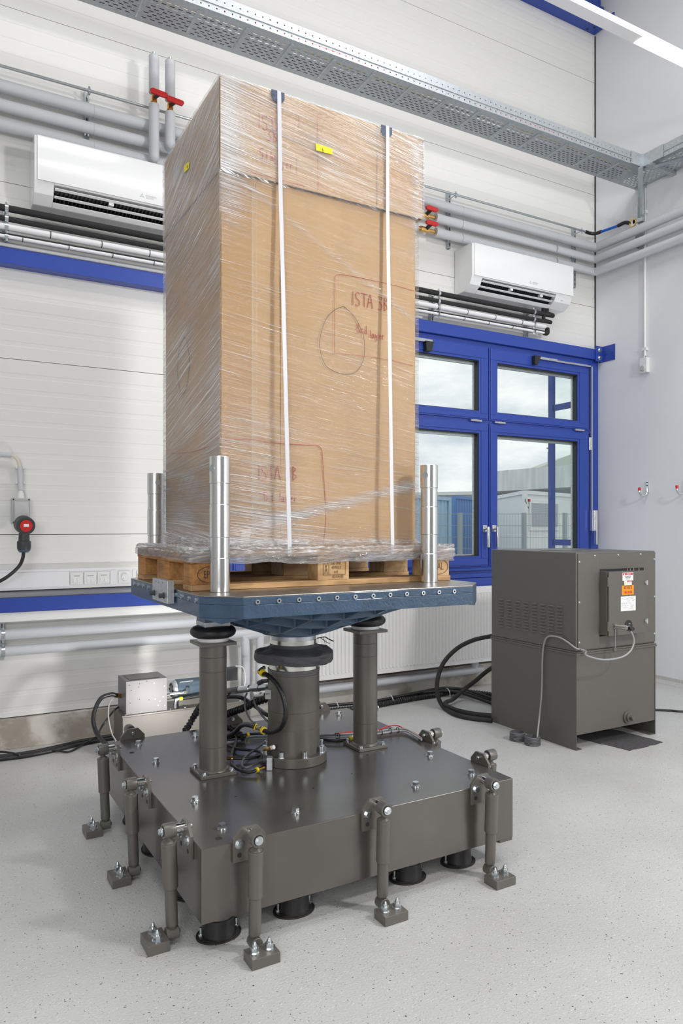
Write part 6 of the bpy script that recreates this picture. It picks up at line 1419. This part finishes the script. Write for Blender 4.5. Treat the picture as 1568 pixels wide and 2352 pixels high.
cable('signal_cable', 'thin dark cable bowing left from the silver ferrule', [at_d(567, 1592, 3.40), at_d(562, 1605, 3.38), at_d(564, 1630, 3.3), at_d(574, 1652, 3.22), at_d(588, 1664, 3.15)], .0045, 'dcable', 'cable')
cable('hydraulic_hose', 'black hose passing behind actuator from left column side', [at_d(516, 1602, 3.55), at_d(530, 1600, 3.6), at_d(555, 1603, 3.65), at_d(585, 1622, 3.6), at_d(610, 1640, 3.5), at_d(640, 1655, 3.45)], .010, 'hose')
# lower manifold
zt = BZ1+.001
t = thing('manifold_block', 'small bright aluminium manifold block on actuator flange', 'block', at_z(618, 1765, zt))
m0_ = at_d(619, 1750, 3.10); mb_ = MB().box(m0_.x-.012, m0_.x+.012, m0_.y-.016, m0_.y+.016, zt, zt+.052, rot=Matrix.Rotation(R(-29), 3, 'Z')); build('block', mb_, M['aluraw'], t, smooth=0, bevel=.0015)
build('round_plug', MB().cyl(at_d(613, 1744, 3.10), at_d(604, 1745, 3.10), .017, n=18).cyl(at_d(604, 1745, 3.10), at_d(597, 1747, 3.10), .013, n=14), M['dgrey'], t)
build('brass_fitting', MB().cyl(at_d(607, 1762, 3.08), at_d(595, 1766, 3.07), .007, n=10).cyl(at_d(595, 1766, 3.07), at_d(588, 1768, 3.07), .009, n=10), M['brass'], t)
tv = thing('brass_valve', 'tiny brass elbow with white knob above the manifold block', 'valve', at_d(612, 1722, 3.1))
build('elbow', MB().tube([at_d(606, 1722, 3.10), at_d(614, 1720, 3.09), at_d(621, 1718, 3.09)], .007, 8), M['brass'], tv)
build('knob', MB().cyl(at_d(621, 1718, 3.10), at_d(629, 1716, 3.09), .009, n=16), M['white'], tv); build('stem', MB().cyl(at_d(608, 1712, 3.12), at_d(608, 1740, 3.12), .009, n=10), M['zinc'], tv)
T2 = lambda a, b, z=.362: at_z(a, b, z)
t = cable('hydraulic_hose', 'black hose curving from the left column to manifold', [T2(533, 1742, .365), T2(552, 1742), T2(575, 1741), T2(592, 1738), T2(601, 1732), T2(594, 1726), T2(572, 1723), T2(545, 1720), T2(525, 1712), T2(500, 1706)], .0065, 'hose')
build('brass_fitting', MB().cyl(at_z(521, 1741, .367), at_z(533, 1742, .367), .0085, n=10).cyl(at_z(531, 1742, .367), at_z(535, 1742, .367), .0115, n=14), M['brass'], t)
t = cable('hydraulic_hose', 'black hose looping low to the yellow ringed brass fitting', [T2(545, 1690, .37), T2(539, 1712), T2(531, 1735), T2(536, 1758), T2(556, 1771), T2(578, 1773), T2(592, 1767, .367)], .0065, 'hose')
build('yellow_ring', MB().cyl(at_z(588, 1769, .367), at_z(592, 1767, .368), .0105, n=14), M['yellow'], t)
cable('signal_cable', 'dark signal cable ending in round plug of the manifold', [T2(597, 1747, .38), T2(585, 1756), T2(565, 1763), T2(555, 1757), T2(562, 1740), T2(585, 1722), T2(606, 1706)], .0055, 'dcable', 'cable')
cable('signal_cable', 'grey cable lying behind the hoses on block', [T2(520, 1700), T2(550, 1698), T2(585, 1693), T2(620, 1692)], .0045, 'dcable', 'cable')
t = cable('hydraulic_hose', 'black hose with yellow ring reaching the left column behind actuator', [T2(470, 1700), T2(515, 1697), T2(545, 1691), T2(575, 1686), T2(620, 1684)], .0065, 'hose')
build('yellow_ring', MB().cyl(at_z(539, 1692, .362), at_z(545, 1691, .362), .0105, n=14), M['yellow'], t); build('yellow_ring', MB().cyl(at_z(566, 1688, .362), at_z(571, 1687, .362), .0105, n=14), M['yellow'], t)
# right side wiring
t = cable('hydraulic_hose', 'black hose from actuator to foot of the right column', [T2(726, 1697), T2(760, 1701), T2(785, 1701), T2(803, 1697, .366), T2(810, 1693, .372)], .0065, 'hose')
build('yellow_ring', MB().cyl(at_z(803, 1697, .367), at_z(807, 1695, .369), .0105, n=14), M['yellow'], t); build('steel_fitting', MB().cyl(at_z(807, 1695, .369), at_z(816, 1690, .374), .008, n=10), M['zinc'], t)
for k, (c_, dy, lab) in enumerate((('dcable', 0, 'dark grey'), ('cable', 3, 'grey'), ('cable', -3, 'upper grey'), ('redcable', -6, 'red'))):
    pts = [T2(728, 1692+dy*.8), T2(770, 1690+dy), T2(820, 1687+dy), T2(870, 1682+dy), T2(905, 1677+dy*.9), T2(930, 1677+dy*.8), T2(950, 1687+dy*.7), T2(968, 1698+dy*.5)]
    cable('bundle_wire', lab+' wire of the bundle running to the far right damper', pts if c_ != 'redcable' else pts[1:4]+[T2(890, 1668), T2(912, 1667), T2(925, 1672)]+pts[6:], .0045 if c_ != 'redcable' else .003, c_, 'wire', group=None)
for a, b, lb in ((772, 1690, 'left of the pair beside the actuator'), (777, 1690, 'right of the pair beside the actuator'), (875, 1682, 'first right of the right column'), (896, 1679, 'middle of three beyond the right column'), (913, 1677, 'nearest the far right damper')):
    c = T2(a, b, .365); t = thing('cable_tie', 'small black tie on wire bundle, '+lb, 'tie', c, group='black ties on the wire bundle'); build('band', MB().lathe([(.012, -.0015), (.0145, -.0015), (.0145, .0015), (.012, .0015)], (c.x, c.y, c.z), 14, 'x', closed=True), M['black'], t)
